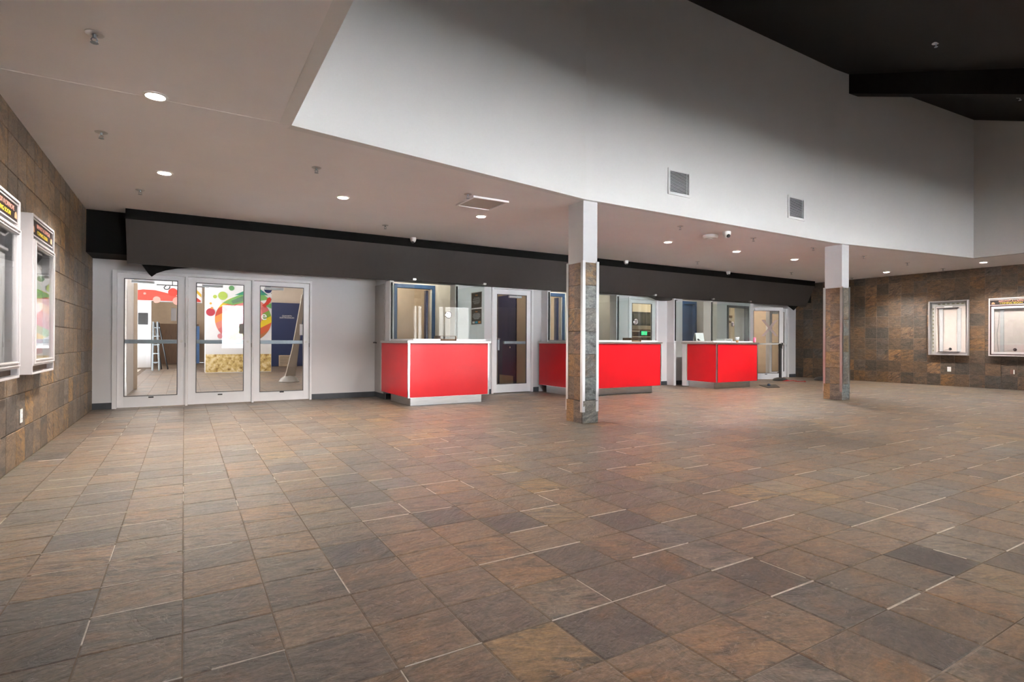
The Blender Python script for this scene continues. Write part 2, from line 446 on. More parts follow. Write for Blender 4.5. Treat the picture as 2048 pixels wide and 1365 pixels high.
for d, cx, cy, w, h in cells[:300]:
    tile_object('f', w, h, 0.0035, 0.0014, (cx, cy, -0.0025), X, Y, Z, M['slate_floor'], floor, 10)
tb = MB()
for d, cx, cy, w, h in cells[300:]:
    vs, fs = tile_shape(w, h, 0.0035, 0.0014); tb.add(place(vs, (cx, cy, -0.0025), X, Y, Z), fs)
tb.build('tile_field', M['slate_floor'], floor, kind='stuff')
gl = MB()
for i in range(na0, na1):
    for j in range(nb0, nb1):
        px, py, d = project((i * P, 0.2 + j * P, 0))
        if d < 0 or d > 13: continue
        if random.random() < 0.34:                      # pale strips standing proud in the cross joints
            t0 = random.choice((0, 0, random.uniform(0, 0.5))); t1 = random.choice((1, 1, random.uniform(0.6, 1.0))); w = random.uniform(0.0014, 0.0036)
            y = 0.2014 + j * P
            gl.box(i * P + t0 * P, i * P + t1 * P, y - w, y + w, -0.002, 0.0016)
        if random.random() < (0.22 if i < 3 else 0.05):
            t0 = random.uniform(0, 0.35); t1 = random.uniform(0.6, 1.0); w = random.uniform(0.0012, 0.0026)
            x = i * P
            if x > UL: gl.box(x - w, x + w, 0.2014 + (j + t0) * P, 0.2014 + (j + t1) * P, -0.002, 0.0012)
gl.build('pale_joint_line', M['jointw'], floor, kind='stuff')

# ------------------------------------------------------------------ slate side walls
def slate_wall(name, label, u0, u1, face, sgn, mat, key, ov, vmin, vmax, vis0):
    w = struct(MB().box(u0, u1, vmin, vmax, 0, H).build(name, M['grout']), label)
    rest = MB()
    a = (0, sgn, 0); n = (sgn, 0, 0)
    for j in range(math.floor((vmin - ov) / P), math.ceil((vmax - ov) / P)):
        v_0, v_1 = max(ov + j * P, vmin), min(ov + (j + 1) * P, vmax)
        if v_1 - v_0 < 0.03: continue
        for k in range(10):
            za, zb = k * P, min((k + 1) * P, H)
            if zb - za < 0.03: continue
            o = (face, (v_0 + v_1) / 2, (za + zb) / 2)
            args = (v_1 - v_0 - 0.004, zb - za - 0.004, 0.007, 0.0012)
            if v_0 >= vis0: tile_object(key, *args, o, a, Z, n, mat, w, 6)
            else:
                vs, fs = tile_shape(*args); rest.add(place(vs, o, a, Z, n), fs)
    rest.build('tile_field', mat, w, kind='stuff')
    return w
slate_wall('wall_left', 'left wall clad in brown slate tiles', UL - 0.16, UL - 0.006, UL - 0.006, 1, M['slate_left'], 'wl', 0.0, V0, VF, 5.0)
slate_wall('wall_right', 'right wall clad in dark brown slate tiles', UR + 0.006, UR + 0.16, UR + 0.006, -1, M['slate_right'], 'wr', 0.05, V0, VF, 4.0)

# ------------------------------------------------------------------ front walls (openings left for doors and ticket windows)
wf = MB()
T = 0.12
def wallrun(mb, v, u0, u1, holes, top=H, t=T):
    """wall facing -v between u0 and u1 with holes (ua, ub, za, zb)"""
    x = u0
    for ua, ub, za, zb in holes:
        if ua > x: mb.box(x, ua, v, v + t, 0, top)
        if za > 0: mb.box(ua, ub, v, v + t, 0, za)
        mb.box(ua, ub, v, v + t, zb, top)
        x = ub
    if u1 > x: mb.box(x, u1, v, v + t, 0, top)
wallrun(wf, VF, UL, 3.2, [(-0.963, 2.005, 0, 2.17)])
wf.box(3.2, 3.32, VB, VF + T, 0, H)
wallrun(wf, VB, 3.32, 13.9, [(3.34, 4.66, 1.05, 2.20), (5.445, 6.468, 0, 2.225), (6.78, 8.94, 1.05, 2.20), (9.22, 10.20, 0, 2.18),
                             (11.10, 12.45, 1.05, 2.20), (12.86, 13.80, 0, 2.12)])
wf.box(13.9, 14.02, VB, 10.35 + T, 0, H)
wallrun(wf, 10.35, 14.02, UR, [(14.30, 16.36, 0, 2.22)])
wf.box(10.535, 10.615, 9.694, VB, 0, 1.087)
wall_front = struct(wf.build('wall_front', M['white']), 'white painted front wall with doors and ticket windows')
bb = MB()
for u0, u1, v in ((UL, -0.965, VF), (2.007, 3.19, VF), (3.21, 5.44, VB), (6.47, 6.62, VB), (8.80, 9.21, VB), (10.21, 12.85, VB), (13.81, 13.9, VB), (16.37, UR, 10.35)):
    bb.box(u0, u1, v - 0.012, v, 0, 0.10)
bb.box(3.188, 3.2, VB, VF, 0, 0.10)
struct(bb.build('baseboard_front', M['base'], bevel=0.002), 'dark rubber baseboard along the white front wall')

# ------------------------------------------------------------------ ceilings, upper walls, roof
cb = MB()
E_ = 0.16
cb.prism([(UL - E_, V0 - E_), (0.78, V0 - E_), (0.78, 5.065), (UL - E_, 5.065)], H, H + 0.1)
cb.prism([(UL - E_, 5.065), (FAS[0][0], 5.065), (4.5, 5.66), (4.5, VF + T), (UL - E_, VF + T)], H, H + 0.1)
cb.prism([(4.5, 5.66), (10.35, 5.665), (10.35, VF + T), (4.5, VF + T)], H, H + 0.1)
cb.prism([(10.35, 5.665), (14.725, 5.065), (UR + E_, 5.065), (UR + E_, VF + T), (10.35, VF + T)], H, H + 0.1)
cb.prism([(14.725, V0 - E_), (UR + E_, V0 - E_), (UR + E_, 5.065), (14.725, 5.065)], H, H + 0.1)
ceil_ = struct(cb.build('ceiling', M['ceil']), 'low white ceiling with downlights and sprinklers')
MB().box(UL, 0.78, 5.058, 5.066, H - 0.0015, H).build('drywall_seam', M['fascia'], ceil_)
uw = MB()
for (p, q) in zip(FAS[:-1], FAS[1:]):
    d = Vector((q[0] - p[0], q[1] - p[1])).normalized(); nn = Vector((-d.y, d.x)) * 0.1
    uw.add([(p[0], p[1], H - .0005), (q[0], q[1], H - .0005), (q[0] + nn.x, q[1] + nn.y, H - .0005), (p[0] + nn.x, p[1] + nn.y, H - .0005),
            (p[0], p[1], RT(p[1]) + .05), (q[0], q[1], RT(q[1]) + .05), (q[0] + nn.x, q[1] + nn.y, RT(q[1]) + .05), (p[0] + nn.x, p[1] + nn.y, RT(p[1]) + .05)],
           [(0, 3, 2, 1), (4, 5, 6, 7), (0, 1, 5, 4), (1, 2, 6, 5), (2, 3, 7, 6), (3, 0, 4, 7)])
struct(uw.build('wall_front_upper', M['fascia']), 'tall white bulkhead wall above the low ceiling')
for nm, u0, u1, lab in (('wall_right_upper', 14.715, 14.815, 'grey upper side wall right of the white bulkhead'), ('wall_left_upper', 0.69, 0.79, 'upper side wall over the left low ceiling')):
    struct(MB().prism([(V0 - .2, H - .0005), (5.06, H - .0005), (5.06, RT(5.06) + .05), (V0 - .2, H + .02)], u0, u1, axis=0).build(nm, M['uppergrey'] if 'right' in nm else M['fascia']), lab)
struct(MB().prism([(V0 - .3, RT(V0 - .3)), (5.9, RT(5.9)), (5.9, RT(5.9) + .2), (V0 - .3, RT(V0 - .3) + .2)], UL, UR, axis=0).build('ceiling', M['black']), 'black sloping roof ceiling over the high lobby')
BT = lambda v: 5.816 - 0.392 * (5.655 - v)
struct(MB().prism([(V0, BT(V0)), (5.655, BT(5.655)), (5.655, 6.4), (V0, RT(V0) + 0.1)], 10.747, 10.99, axis=0).build('trim_1', M['black']), 'black beam running down the black sloping ceiling from the white bulkhead')

# ------------------------------------------------------------------ street front behind the camera
wb = MB()
wallrun(wb, V0 - 0.2, UL, UR, [(1.25, 2.62, 0.74, 2.54), (4.45, 10.2, 0.12, 2.54)], top=RT(V0) + 0.1, t=0.2)
struct(wb.build('wall_back', M['white']), 'street front wall behind the camera')
def storefront(name, u0, u1, z0_, z1_, n, lab):
    g = sgroup(name, lab, ((u0 + u1) / 2, V0 - 0.1, z0_))
    fr = MB()
    fr.box(u0, u1, V0 - 0.14, V0 - 0.06, z0_, z0_ + 0.05); fr.box(u0, u1, V0 - 0.14, V0 - 0.06, z1_ - 0.05, z1_)
    for k in range(n + 1):
        x = u0 + (u1 - u0) * k / n
        fr.box(max(u0, x - 0.03), min(u1, x + 0.03), V0 - 0.14, V0 - 0.06, z0_ + 0.05, z1_ - 0.05)
    fr.build('window_frame', M['alu'], g)
    for k in range(n):
        xa, xb = u0 + (u1 - u0) * k / n + 0.03, u0 + (u1 - u0) * (k + 1) / n - 0.03
        MB().box(xa, xb, V0 - 0.106, V0 - 0.1, z0_ + 0.05, z1_ - 0.05).build('glass_pane', M['glass'], g)
storefront('window_1', 1.25, 2.62, 0.74, 2.54, 1, 'street window behind the camera')
storefront('window_2', 4.45, 10.2, 0.12, 2.54, 5, 'wide street glazing behind the camera')
struct(MB().box(-70, 90, -120, -14.5, -0.30, -0.12).build('ground', M['concrete']), 'sunlit pale concrete forecourt outside')
struct(MB().box(-70, 90, -14.5, V0 - 0.2, -0.30, -0.125).build('dark_apron', M['asphalt']), 'added dark asphalt strip outside, keeps the upper bulkhead dim')  # added unseen dark strip, holds ground bounce off the upper bulkhead
struct(MB().box(UL - 1, UR + 1, V0 - 3.6, V0 - 0.2, 2.75, 2.95).build('trim_2', M['white']), 'added canopy outside, shades the ground by the windows')  # added unseen canopy, shades the ground outside the glazing

struct(MB().box(18, 80, -50, -48, -0.12, 8).build('reflection_block', flat('dark_block', (0.025, 0.022, 0.02))), 'added dark block outside, dims reflections in the counter glass')  # added unseen dark block, mirrored in the counter glass instead of bright sky

# ------------------------------------------------------------------ black box and brown soffit over the doors
struct(MB().box(UL, 16.70, 9.82, VF, 2.33, H - 0.002).build('trim_3', M['blackbox']), 'black boxed beam in the left corner above the doors')
sf = thing('soffit_sign', 'long dark brown sloping sign board with a black top band over the doors', 'sign board', (7.8, 9.6, 2.2))
prof = [(9.46, H - 0.003), (9.46, 2.795), (9.80, 2.795), (9.80, H - 0.003)]
MB().prism(prof, -0.723, 16.287, axis=0).build('top_band', M['blackbox'], sf)
MB().prism([(9.462, 2.795), (9.74, 2.195), (9.79, 2.195), (9.79, 2.795)], -0.723, 16.287, axis=0).build('sloping_board', M['soffit'], sf)
tf = MB()
tf.prism([(-0.55, 2.20), (0.10, 2.19), (-0.10, 2.165), (-0.25, 2.125), (-0.36, 2.075), (-0.42, 2.02), (-0.46, 2.06)], 9.752, 9.756, axis=1)
tag(tf.build('torn_flap', M['blackbox'], sf), 'black torn flap hanging from the left end of the board')
tf = MB()
tf.prism([(9.65, 2.205), (10.75, 2.205), (10.68, 2.185), (10.60, 2.17), (10.45, 2.13), (10.30, 2.115), (10.12, 2.112), (9.95, 2.125), (9.84, 2.16), (9.72, 2.185)], 9.752, 9.757, axis=1)
tf.prism([(10.60, 2.115), (10.68, 2.16), (10.72, 2.155), (10.64, 2.10)], 9.752, 9.757, axis=1)
tag(tf.build('torn_flap', M['soffit'], sf), 'torn brown edge hanging between the second and third counters')
tf = MB(); tf.prism([(15.35, 2.20), (15.9, 2.20), (15.75, 2.10), (15.68, 2.06)], 9.752, 9.756, axis=1)
tf.build('torn_flap', M['blackbox'], sf)

# ------------------------------------------------------------------ columns
def column(u, v, label):
    w, d = 0.24, 0.325
    c = thing('column', label, 'column', (u + w / 2, v + d / 2, 0))
    MB().box(u, u + w, v, v + d, 2.13, H).build('post', M['white'], c, bevel=0.003)
    MB().box(u, u + w, v, v + d, 0, 2.13).build('core', M['grout'], c)
    g = 0.004
    for k in range(7):
        za, zb = k * P, (k + 1) * P
        out = 0.018 if k == 0 else 0.012
        mz = (za + zb) / 2; hh = P - 0.003
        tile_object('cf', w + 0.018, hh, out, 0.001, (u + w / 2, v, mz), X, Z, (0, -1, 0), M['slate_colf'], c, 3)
        tile_object('cs', d + 0.018, hh, out, 0.001, (u, v + d / 2, mz), (0, -1, 0), Z, (-1, 0, 0), M['slate_cols'], c, 3)
        tile_object('cr', d + 0.018, hh, out, 0.001, (u + w, v + d / 2, mz), Y, Z, X, M['slate_cols'], c, 3)
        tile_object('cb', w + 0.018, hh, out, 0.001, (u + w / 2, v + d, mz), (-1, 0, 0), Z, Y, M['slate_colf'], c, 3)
    for sx, sy in ((0, 0), (1, 0), (0, 1), (1, 1)):
        x = u - 0.018 if sx == 0 else u + w + 0.018; y = v - 0.018 if sy == 0 else v + d + 0.018
        dx = 1 if sx == 0 else -1; dy = 1 if sy == 0 else -1
        a = MB(); L_ = 0.045; t = 0.004
        a.box(x, x + dx * L_, y, y + dy * t, 0.15, 2.15); a.box(x, x + dx * t, y + dy * t, y + dy * L_, 0.15, 2.15)
        a.build('corner_guard', M['guard'], c)
    return c
column(4.503, 5.708, 'square column clad in slate with steel corner strips, nearest the camera')
column(10.645, 5.668, 'square slate column with steel corner strips, farther one before the right wall')

# ------------------------------------------------------------------ left triple doors
def leaf_parts(parent, u0, u1, v, z1, gl_, seed, hinge_left=True, kit=True):
    """one white aluminium glazed door leaf in a wall facing -v; gl_ = (ua, ub, za, zb) of the glass"""
    ua, ub, za, zb = gl_
    lf = MB()
    lf.box(u0, ua, v, v + 0.045, 0.012, z1); lf.box(ub, u1, v, v + 0.045, 0.012, z1)
    lf.box(ua, ub, v, v + 0.045, 0.012, za); lf.box(ua, ub, v, v + 0.045, zb, z1)
    leaf = lf.build('door_leaf', M['alu'], parent, bevel=0.002)
    bd_ = MB(); e = 0.012
    bd_.box(ua, ua + e, v - 0.003, v + 0.02, za, zb); bd_.box(ub - e, ub, v - 0.003, v + 0.02, za, zb)
    bd_.box(ua + e, ub - e, v - 0.003, v + 0.02, za, za + e); bd_.box(ua + e, ub - e, v - 0.003, v + 0.02, zb - e, zb)
    bd_.build('glazing_bead', M['darkframe'], leaf)
    MB().box(ua + e, ub - e, v + 0.018, v + 0.024, za + e, zb - e).build('glass_pane', M['glass'], leaf)
    if kit:
        pb = MB().box(u0 + 0.04, u1 - 0.04, v + 0.075, v + 0.12, 1.02, 1.085)
        pb.box(u0 + 0.04, u0 + 0.1, v + 0.045, v + 0.075, 1.03, 1.075); pb.box(u1 - 0.1, u1 - 0.04, v + 0.045, v + 0.075, 1.03, 1.075)
        pb.build('push_bar', M['bar'], leaf, bevel=0.004)
        MB().cyl((u1 - 0.055, v + 0.001, 1.06), (u1 - 0.055, v - 0.014, 1.06), 0.020, 0.018, 20).build('lock_cylinder', M['plastic'], leaf)
        MB().box(u1 - 0.004, u1 + 0.006, v - 0.004, v + 0.02, 0.965, 1.035).build('latch', M['dark'], leaf)
        MB().box((ua + ub) / 2 - 0.035, (ua + ub) / 2 + 0.035, v - 0.004, v, 0.150, 0.170).build('stop_plate', M['dark'], leaf)
        MB().box(ua + 0.09, ua + 0.40, v + 0.05, v + 0.11, zb - 0.06, zb - 0.015).build('door_closer', M['frame'], leaf, bevel=0.004)
    return leaf
VD = VF + 0.02
fr = MB()
fr.box(-0.963, -0.905, VF - 0.03, VF + 0.1, 0, 2.17); fr.box(1.968, 2.005, VF - 0.03, VF + 0.1, 0, 2.17)
fr.box(-0.905, 1.968, VF - 0.03, VF + 0.1, 2.125, 2.17)
fr.box(0.016, 0.052, VF - 0.03, VF + 0.1, 0, 2.125); fr.box(1.008, 1.040, VF - 0.03, VF + 0.1, 0, 2.125)
struct(fr.build('trim_4', M['frame'], bevel=0.003), 'white frame around the three glazed entrance doors')
LEAF = [(-0.903, 0.014, (-0.817, -0.092, 0.18, 2.052)), (0.054, 1.006, (0.165, 0.888, 0.20, 2.04)), (1.042, 1.966, (1.136, 1.869, 0.17, 2.045))]
lab = ['white glazed entrance door nearest the left slate wall', 'middle white glazed entrance door of the three', 'white glazed entrance door nearest the first red counter']
for i, (a, b, g) in enumerate(LEAF):
    d = tag(sgroup('door_%d' % (i + 1), lab[i], ((a + b) / 2, VD, 0)), lab[i], 'door')
    leaf_parts(d, a, b, VD, 2.12, g, i)
def notice(name, label, frame, w, h, mat=None, cat='notice'):
    mb = MB(frame); mb.box(-w / 2, w / 2, -h / 2, h / 2, 0, 0.0015)
    return tag(mb.build(name, mat or M['paper']), label, cat)
FV = lambda u, v, z: ((u, v, z), X, Z, (0, -1, 0))
notice('paper_notice', 'small white paper taped on the glass of the leftmost entrance door', FV(-0.15, VD + 0.018, 1.50), 0.075, 0.21)
notice('card_notice', 'dark grey card taped on the middle entrance door glass', FV(0.845, VD + 0.018, 1.28), 0.06, 0.17, M['grey'])
notice('paper_notice', 'small white paper taped on the glass of the third entrance door', FV(1.83, VD + 0.018, 1.28), 0.055, 0.20)

# ------------------------------------------------------------------ single doors in the booth wall
def framed_door(name, label, u0, u1, v, ztop, gl_, fw_=0.055, kit=False, frame_mat=None, leaf_=True):
    g = tag(sgroup(name, label, ((u0 + u1) / 2, v, 0)), label, 'door')
    f = MB()
    f.box(u0, u0 + fw_, v - 0.025, v + 0.1, 0, ztop); f.box(u1 - fw_, u1, v - 0.025, v + 0.1, 0, ztop); f.box(u0 + fw_, u1 - fw_, v - 0.025, v + 0.1, ztop - fw_, ztop)
    f.build('door_frame', frame_mat or M['frame'], g, bevel=0.003)
    if leaf_: leaf_parts(g, u0 + fw_ + 0.003, u1 - fw_ - 0.003, v + 0.02, ztop - fw_ - 0.003, gl_, 0, kit=kit)
    return g
d4 = framed_door('door_4', 'white glazed door with lever handle between the first and second counters', 5.445, 6.468, VB, 2.225, (5.587, 6.322, 0.185, 2.075), 0.045)
MB().box(5.80, 6.34, VB + 0.075, VB + 0.13, 1.03, 1.09).build('push_bar', M['bar'], d4, bevel=0.004)
MB().box(5.92, 6.23, VB + 0.07, VB + 0.12, 2.015, 2.06).build('door_closer', M['frame'], d4, bevel=0.004)
lv = MB(); lv.box(5.60, 5.645, VB + 0.004, VB + 0.02, 0.90, 1.12)
lv.build('handle_plate', M['bar'], d4, bevel=0.003)
lv = MB(); lv.tube([(5.63, VB + 0.02, 1.13), (5.63, VB - 0.045, 1.135), (5.60, VB - 0.05, 1.145), (5.545, VB - 0.05, 1.15)], 0.011, 12)
lv.build('lever', M['chrome'], d4, smooth=True)
d5 = framed_door('door_5', 'white glazed door behind the right glass of the second counter', 9.22, 10.20, VB, 2.18, (9.36, 10.03, 0.20, 2.042), 0.05)
MB().box(9.45, 10.05, VB + 0.075, VB + 0.12, 1.03, 1.085).build('push_bar', M['bar'], d5, bevel=0.004)
d6 = framed_door('door_6', 'dark framed doorway seen through the glass of the third counter', 12.86, 13.80, VB, 2.12, None, 0.06, frame_mat=M['darkframe'], leaf_=False)
# pair of doors at the far right, left leaf standing ajar
d7 = tag(sgroup('door_7', 'closed right leaf of the far double doors beside the dark slate wall', (15.8, 10.35, 0)), 'closed right leaf of the far double doors beside the dark slate wall', 'door')
f = MB()
f.box(14.30, 14.36, 10.32, 10.45, 0, 2.22); f.box(16.28, 16.36, 10.32, 10.45, 0, 2.22); f.box(14.36, 16.28, 10.32, 10.45, 2.16, 2.22); f.box(15.36, 15.44, 10.32, 10.45, 0, 2.16)
f.build('door_frame', M['frame'], d7, bevel=0.003)
leaf_parts(d7, 15.445, 16.275, 10.37, 2.155, (15.54, 16.18, 0.19, 2.05), 0, kit=True)
d8 = tag(sgroup('door_8', 'left leaf of the far double doors standing ajar with a tape cross', (0, 0, 0)), 'left leaf of the far double doors standing ajar with a tape cross', 'door')
lf8 = leaf_parts(d8, 0.0, 1.0, 0.0, 2.12, (0.10, 0.88, 0.185, 2.03), 0, kit=False)
MB().box(0.02, 0.98, -0.085, -0.04, 1.03, 1.075).build('push_bar', M['plastic'], lf8, bevel=0.004)
MB().box(0.90, 0.95, -0.09, -0.038, 1.02, 1.085).build('latch', M['dark'], lf8)
MB().box(0.12, 0.42, -0.05, 0.0, 2.03, 2.09).build('door_closer', M['frame'], lf8, bevel=0.004)
MB().box(0.45, 0.52, -0.003, 0.0, 0.15, 0.17).build('stop_plate', M['dark'], lf8)
d8.location = (14.25, 10.20, 0); d8.rotation_euler = (0, 0, math.atan2(9.75 - 10.20, 15.11 - 14.25))
tp = MB()
for s_ in (-1, 1):
    c0, dx, dz = (0.60, 1.52), 0.21, 0.24
    w = 0.045
    tp.add([(c0[0] - dx - w, 0.016, c0[1] - s_ * dz), (c0[0] - dx + w, 0.016, c0[1] - s_ * dz), (c0[0] + dx + w, 0.016, c0[1] + s_ * dz), (c0[0] + dx - w, 0.016, c0[1] + s_ * dz)] +
           [(c0[0] - dx - w, 0.0145, c0[1] - s_ * dz), (c0[0] - dx + w, 0.0145, c0[1] - s_ * dz), (c0[0] + dx + w, 0.0145, c0[1] + s_ * dz), (c0[0] + dx - w, 0.0145, c0[1] + s_ * dz)],
           [(0, 1, 2, 3), (7, 6, 5, 4), (0, 4, 5, 1), (1, 5, 6, 2), (2, 6, 7, 3), (3, 7, 4, 0)])
tape = tp.build('tape_cross', flat('tape', (0.62, 0.52, 0.52)), lf8, local=True)
# flush grey side door with a black lever in the return beside the first counter
d9 = tag(sgroup('door_9', 'flush grey side door with black lever left of the first counter', (3.19, 10.2, 0)), 'flush grey side door with black lever left of the first counter', 'door')
MB().box(3.178, 3.199, VB + 0.02, VF - 0.01, 0.10, 2.15).build('door_leaf', flat('door_grey', (0.42, 0.41, 0.41)), d9, bevel=0.002)
lv = MB(); lv.cyl((3.18, 10.42, 1.05), (3.13, 10.42, 1.05), 0.012, 0.012, 10); lv.tube([(3.13, 10.42, 1.05), (3.13, 10.34, 1.055), (3.135, 10.27, 1.045)], 0.012, 10)
lv.build('lever', M['dark'], d9, smooth=True)

# ------------------------------------------------------------------ ticket counters with glass screens
def counter(label, u0, u1, vf, vl, kick, vt=None):
    c = thing('ticket_counter', label, 'counter', ((u0 + u1) / 2, (vf + 9.9) / 2, 0), group='red ticket counters')
    zb, zt = 0.15, 1.045; t = 0.03
    MB().box(u0 + t, u1 - t, vf + 0.003, vf + 0.02, zb + 0.008, zt).build('front_panel', M['red'], c)
    MB().box(u0 + 0.003, u0 + 0.02, vf + t, vl - 0.002, zb + 0.008, zt).build('side_panel', M['red'], c)
    MB().box(u1 - 0.02, u1 - 0.003, vf + t, (vl if vt else VB - 0.03), zb + 0.008, zt).build('side_panel', M['red'], c)
    for x, s in ((u0, 1), (u1, -1)):
        a = MB(); a.box(x, x + s * t, vf, vf + 0.003, zb, zt); a.box(x, x + s * 0.003, vf + 0.003, vf + t, zb, zt); a.box(x + s * 0.003, x + s * t, vf + 0.003, vf + t, zb, zb + 0.006)
        a.build('corner_trim', M['chrome'], c)
    a = MB(); a.box(u0 + t, u1 - t, vf, vf + 0.02, zb, zb + 0.008); a.box(u0, u0 + 0.02, vf + t, vl, zb, zb + 0.008); a.box(u0 + 0.02, u1 - 0.003, vf + 0.02, (vl if vt else VB - 0.02), zb, zb + 0.004)
    a.build('bottom_trim', M['chrome'], c)
    a = MB(); a.box(u0, u0 + 0.012, vl - 0.02, vl, zb, zt)
    a.build('back_trim', M['chrome'], c)
    tp_ = MB(); o = 0.018
    tp_.box(u0 - o, u1 + 0.03, vf - o, vt or VB - 0.03, zt, zt + 0.042)
    if vt: MB().box(u0, u1 - 0.1, vl + 0.002, vt - 0.02, 0.02, zt).build('end_panel', M['white'], c)
    tp_.build('countertop', M['steel'], c, bevel=0.004)
    ku0, ku1, kv = kick
    k = MB(); k.box(ku0, ku1, kv, kv + 0.015, 0.0, zb); k.box(ku0, ku0 + 0.015, kv + 0.015, (vl if vt else VB - 0.25), 0.0, zb); k.box(ku1 - 0.015, ku1, kv + 0.015, (vl if vt else VB - 0.1), 0.0, zb)
    k.build('kick_plate', M['steel'], c)
    return c
counter('red ticket counter with pink sheen, nearest the entrance doors', 3.116, 4.612, 8.48, 9.90, (3.231, 4.56, 8.68))
counter('wide bright red ticket counter standing behind the near slate column', 6.60, 8.79, 8.44, 9.90, (6.66, 8.70, 8.62))
counter('red ticket counter at the far end with a coffee cup on it', 10.549, 12.05, 8.41, 9.30, (10.63, 11.95, 8.56), 9.46)
def screen(label, gl_, gr, gf, hole, tray, top=2.09, back=9.67, tmat='wood', jz=1.088, chan=9.67):
    s = thing('glass_screen', label, 'glass screen', ((gl_ + gr) / 2, gf, 1.087), group='glass screens on the counters')
    zb = 1.118; g = 0.005
    hu, hz = hole
    # front pane with a real round hole
    fp = MB(); n = 24; r = 0.05
    ring = [(hu + r * math.cos(2 * math.pi * i / n), hz + r * math.sin(2 * math.pi * i / n)) for i in range(n)]
    x0, x1, zz0, zz1 = gl_ + 0.008, gr - 0.008, zb, top
    def outer(i):
        a = 2 * math.pi * i / n; cx_, sx_ = math.cos(a), math.sin(a); k = 1e9
        if cx_ > 1e-9: k = min(k, (x1 - hu) / cx_)
        if cx_ < -1e-9: k = min(k, (x0 - hu) / cx_)
        if sx_ > 1e-9: k = min(k, (zz1 - hz) / sx_)
        if sx_ < -1e-9: k = min(k, (zz0 - hz) / sx_)
        return (hu + k * cx_, hz + k * sx_)
    rim = []
    for i in range(n):
        rim.append((outer(i), ring[i]))
        a0, a1 = outer(i), outer((i + 1) % n)
        for cn in ((x0, zz0), (x1, zz0), (x1, zz1), (x0, zz1)):
            if (abs(a0[0] - cn[0]) < 1e-6 or abs(a0[1] - cn[1]) < 1e-6) and (abs(a1[0] - cn[0]) < 1e-6 or abs(a1[1] - cn[1]) < 1e-6) and not (abs(a0[0] - a1[0]) < 1e-6 or abs(a0[1] - a1[1]) < 1e-6):
                rim.append((cn, None))
    for y in (gf, gf + 2 * g):
        vs = []; idx = {}
        def vi(p):
            k = (round(p[0], 6), round(p[1], 6))
            if k not in idx: idx[k] = len(vs); vs.append((p[0], y, p[1]))
            return idx[k]
        fs = []; cur = None
        seq = rim + [rim[0]]
        poly_o = [seq[0][0]]; last = seq[0][1]
        for o_, r_ in seq[1:]:
            poly_o.append(o_)
            if r_ is not None:
                fs.append(tuple(vi(p) for p in poly_o + [r_, last])); poly_o = [o_]; last = r_
        fp.add(vs, fs)
    fp.add([(x, y, z) for x in (x0, x1) for y in (gf, gf + 2 * g) for z in (zz0, zz1)], [(0, 1, 3, 2), (4, 6, 7, 5), (1, 5, 7, 3)])
    fp.build('front_pane', M['screen'], s)
    MB().box(gl_ - g, gl_ + g, gf + 0.006, back, zb, top).build('side_pane', M['screen'], s)
    MB().box(gr - g, gr + g, gf + 0.006, back, zb, top).build('side_pane', M['screen'], s)
    for x in (gl_, gr):
        MB().box(x - 0.028, x + 0.028, gf - 0.018, gf + 0.032, top - 0.012, top + 0.022).build('corner_clip', M['chrome'], s, bevel=0.003)
        MB().box(x - 0.035, x + 0.045, back + 0.022, VB - 0.004, jz, 2.185).build('jamb_post', M['frame'], s, bevel=0.003)
        MB().box(x - 0.012, x + 0.012, back, back + 0.022, 1.12, top + 0.06).build('gasket', M['gasket'], s)
    ta, tb_ = tray
    for bx_ in ((gl_ - 0.02, ta, gf - 0.02, gf + 0.03), (tb_, gr + 0.02, gf - 0.02, gf + 0.03), (gl_ - 0.02, gl_ + 0.02, gf + 0.03, chan), (gr - 0.02, gr + 0.02, gf + 0.03, chan)):
        MB().box(*bx_, 1.088, zb).build('base_channel', M['frame'], s)
    tr = MB(); tr.box(ta, tb_, gf - 0.005, gf + 0.25, 1.088, 1.094); tr.box(ta, ta + 0.008, gf - 0.012, gf + 0.25, 1.094, 1.172); tr.box(tb_ - 0.008, tb_, gf - 0.012, gf + 0.25, 1.094, 1.172)
    tr.box(ta, tb_, gf + 0.02, gf + 0.025, 1.094, 1.16); tr.box(ta + 0.008, tb_ - 0.008, gf - 0.012, gf + 0.2, 1.166, 1.172)
    tr.build('pass_tray', M[tmat], s)
    sp = MB(); n = 28
    sp.lathe([(0.060, 0), (0.060, -0.010), (0.050, -0.013), (0.047, -0.006)], (hu, gf, hz), 28, axis=1)
    spk = sp.build('speak_hole_ring', M['chrome'], s, smooth=True)
    MB().lathe([(0.046, -0.001), (0.046, -0.004), (0.0, -0.005)], (hu, gf, hz), 28, axis=1).build('perforated_plate', M['bar'], spk, smooth=True)
    hb = MB()
    for k in range(6):
        a = 2 * math.pi * k / 6 + 0.3
        hb.cyl((hu + 0.029 * math.cos(a), gf - 0.0052, hz + 0.029 * math.sin(a)), (hu + 0.029 * math.cos(a), gf - 0.0062, hz + 0.029 * math.sin(a)), 0.0095, 0.0095, 10)
    hb.build('speak_hole', M['gasket'], spk)
    return s
screen('glass screen on the first counter with two dark price notices', 3.24, 4.545, 8.545, (3.850, 1.531), (3.70, 4.00))
screen('glass screen on the wide counter behind the near column', 6.72, 8.672, 8.50, (8.10, 1.508), (7.97, 8.25))
screen('glass screen on the far end counter with the cup', 10.57, 11.93, 8.53, (11.24, 1.521), (10.98, 11.24), tmat='frame', chan=9.45)

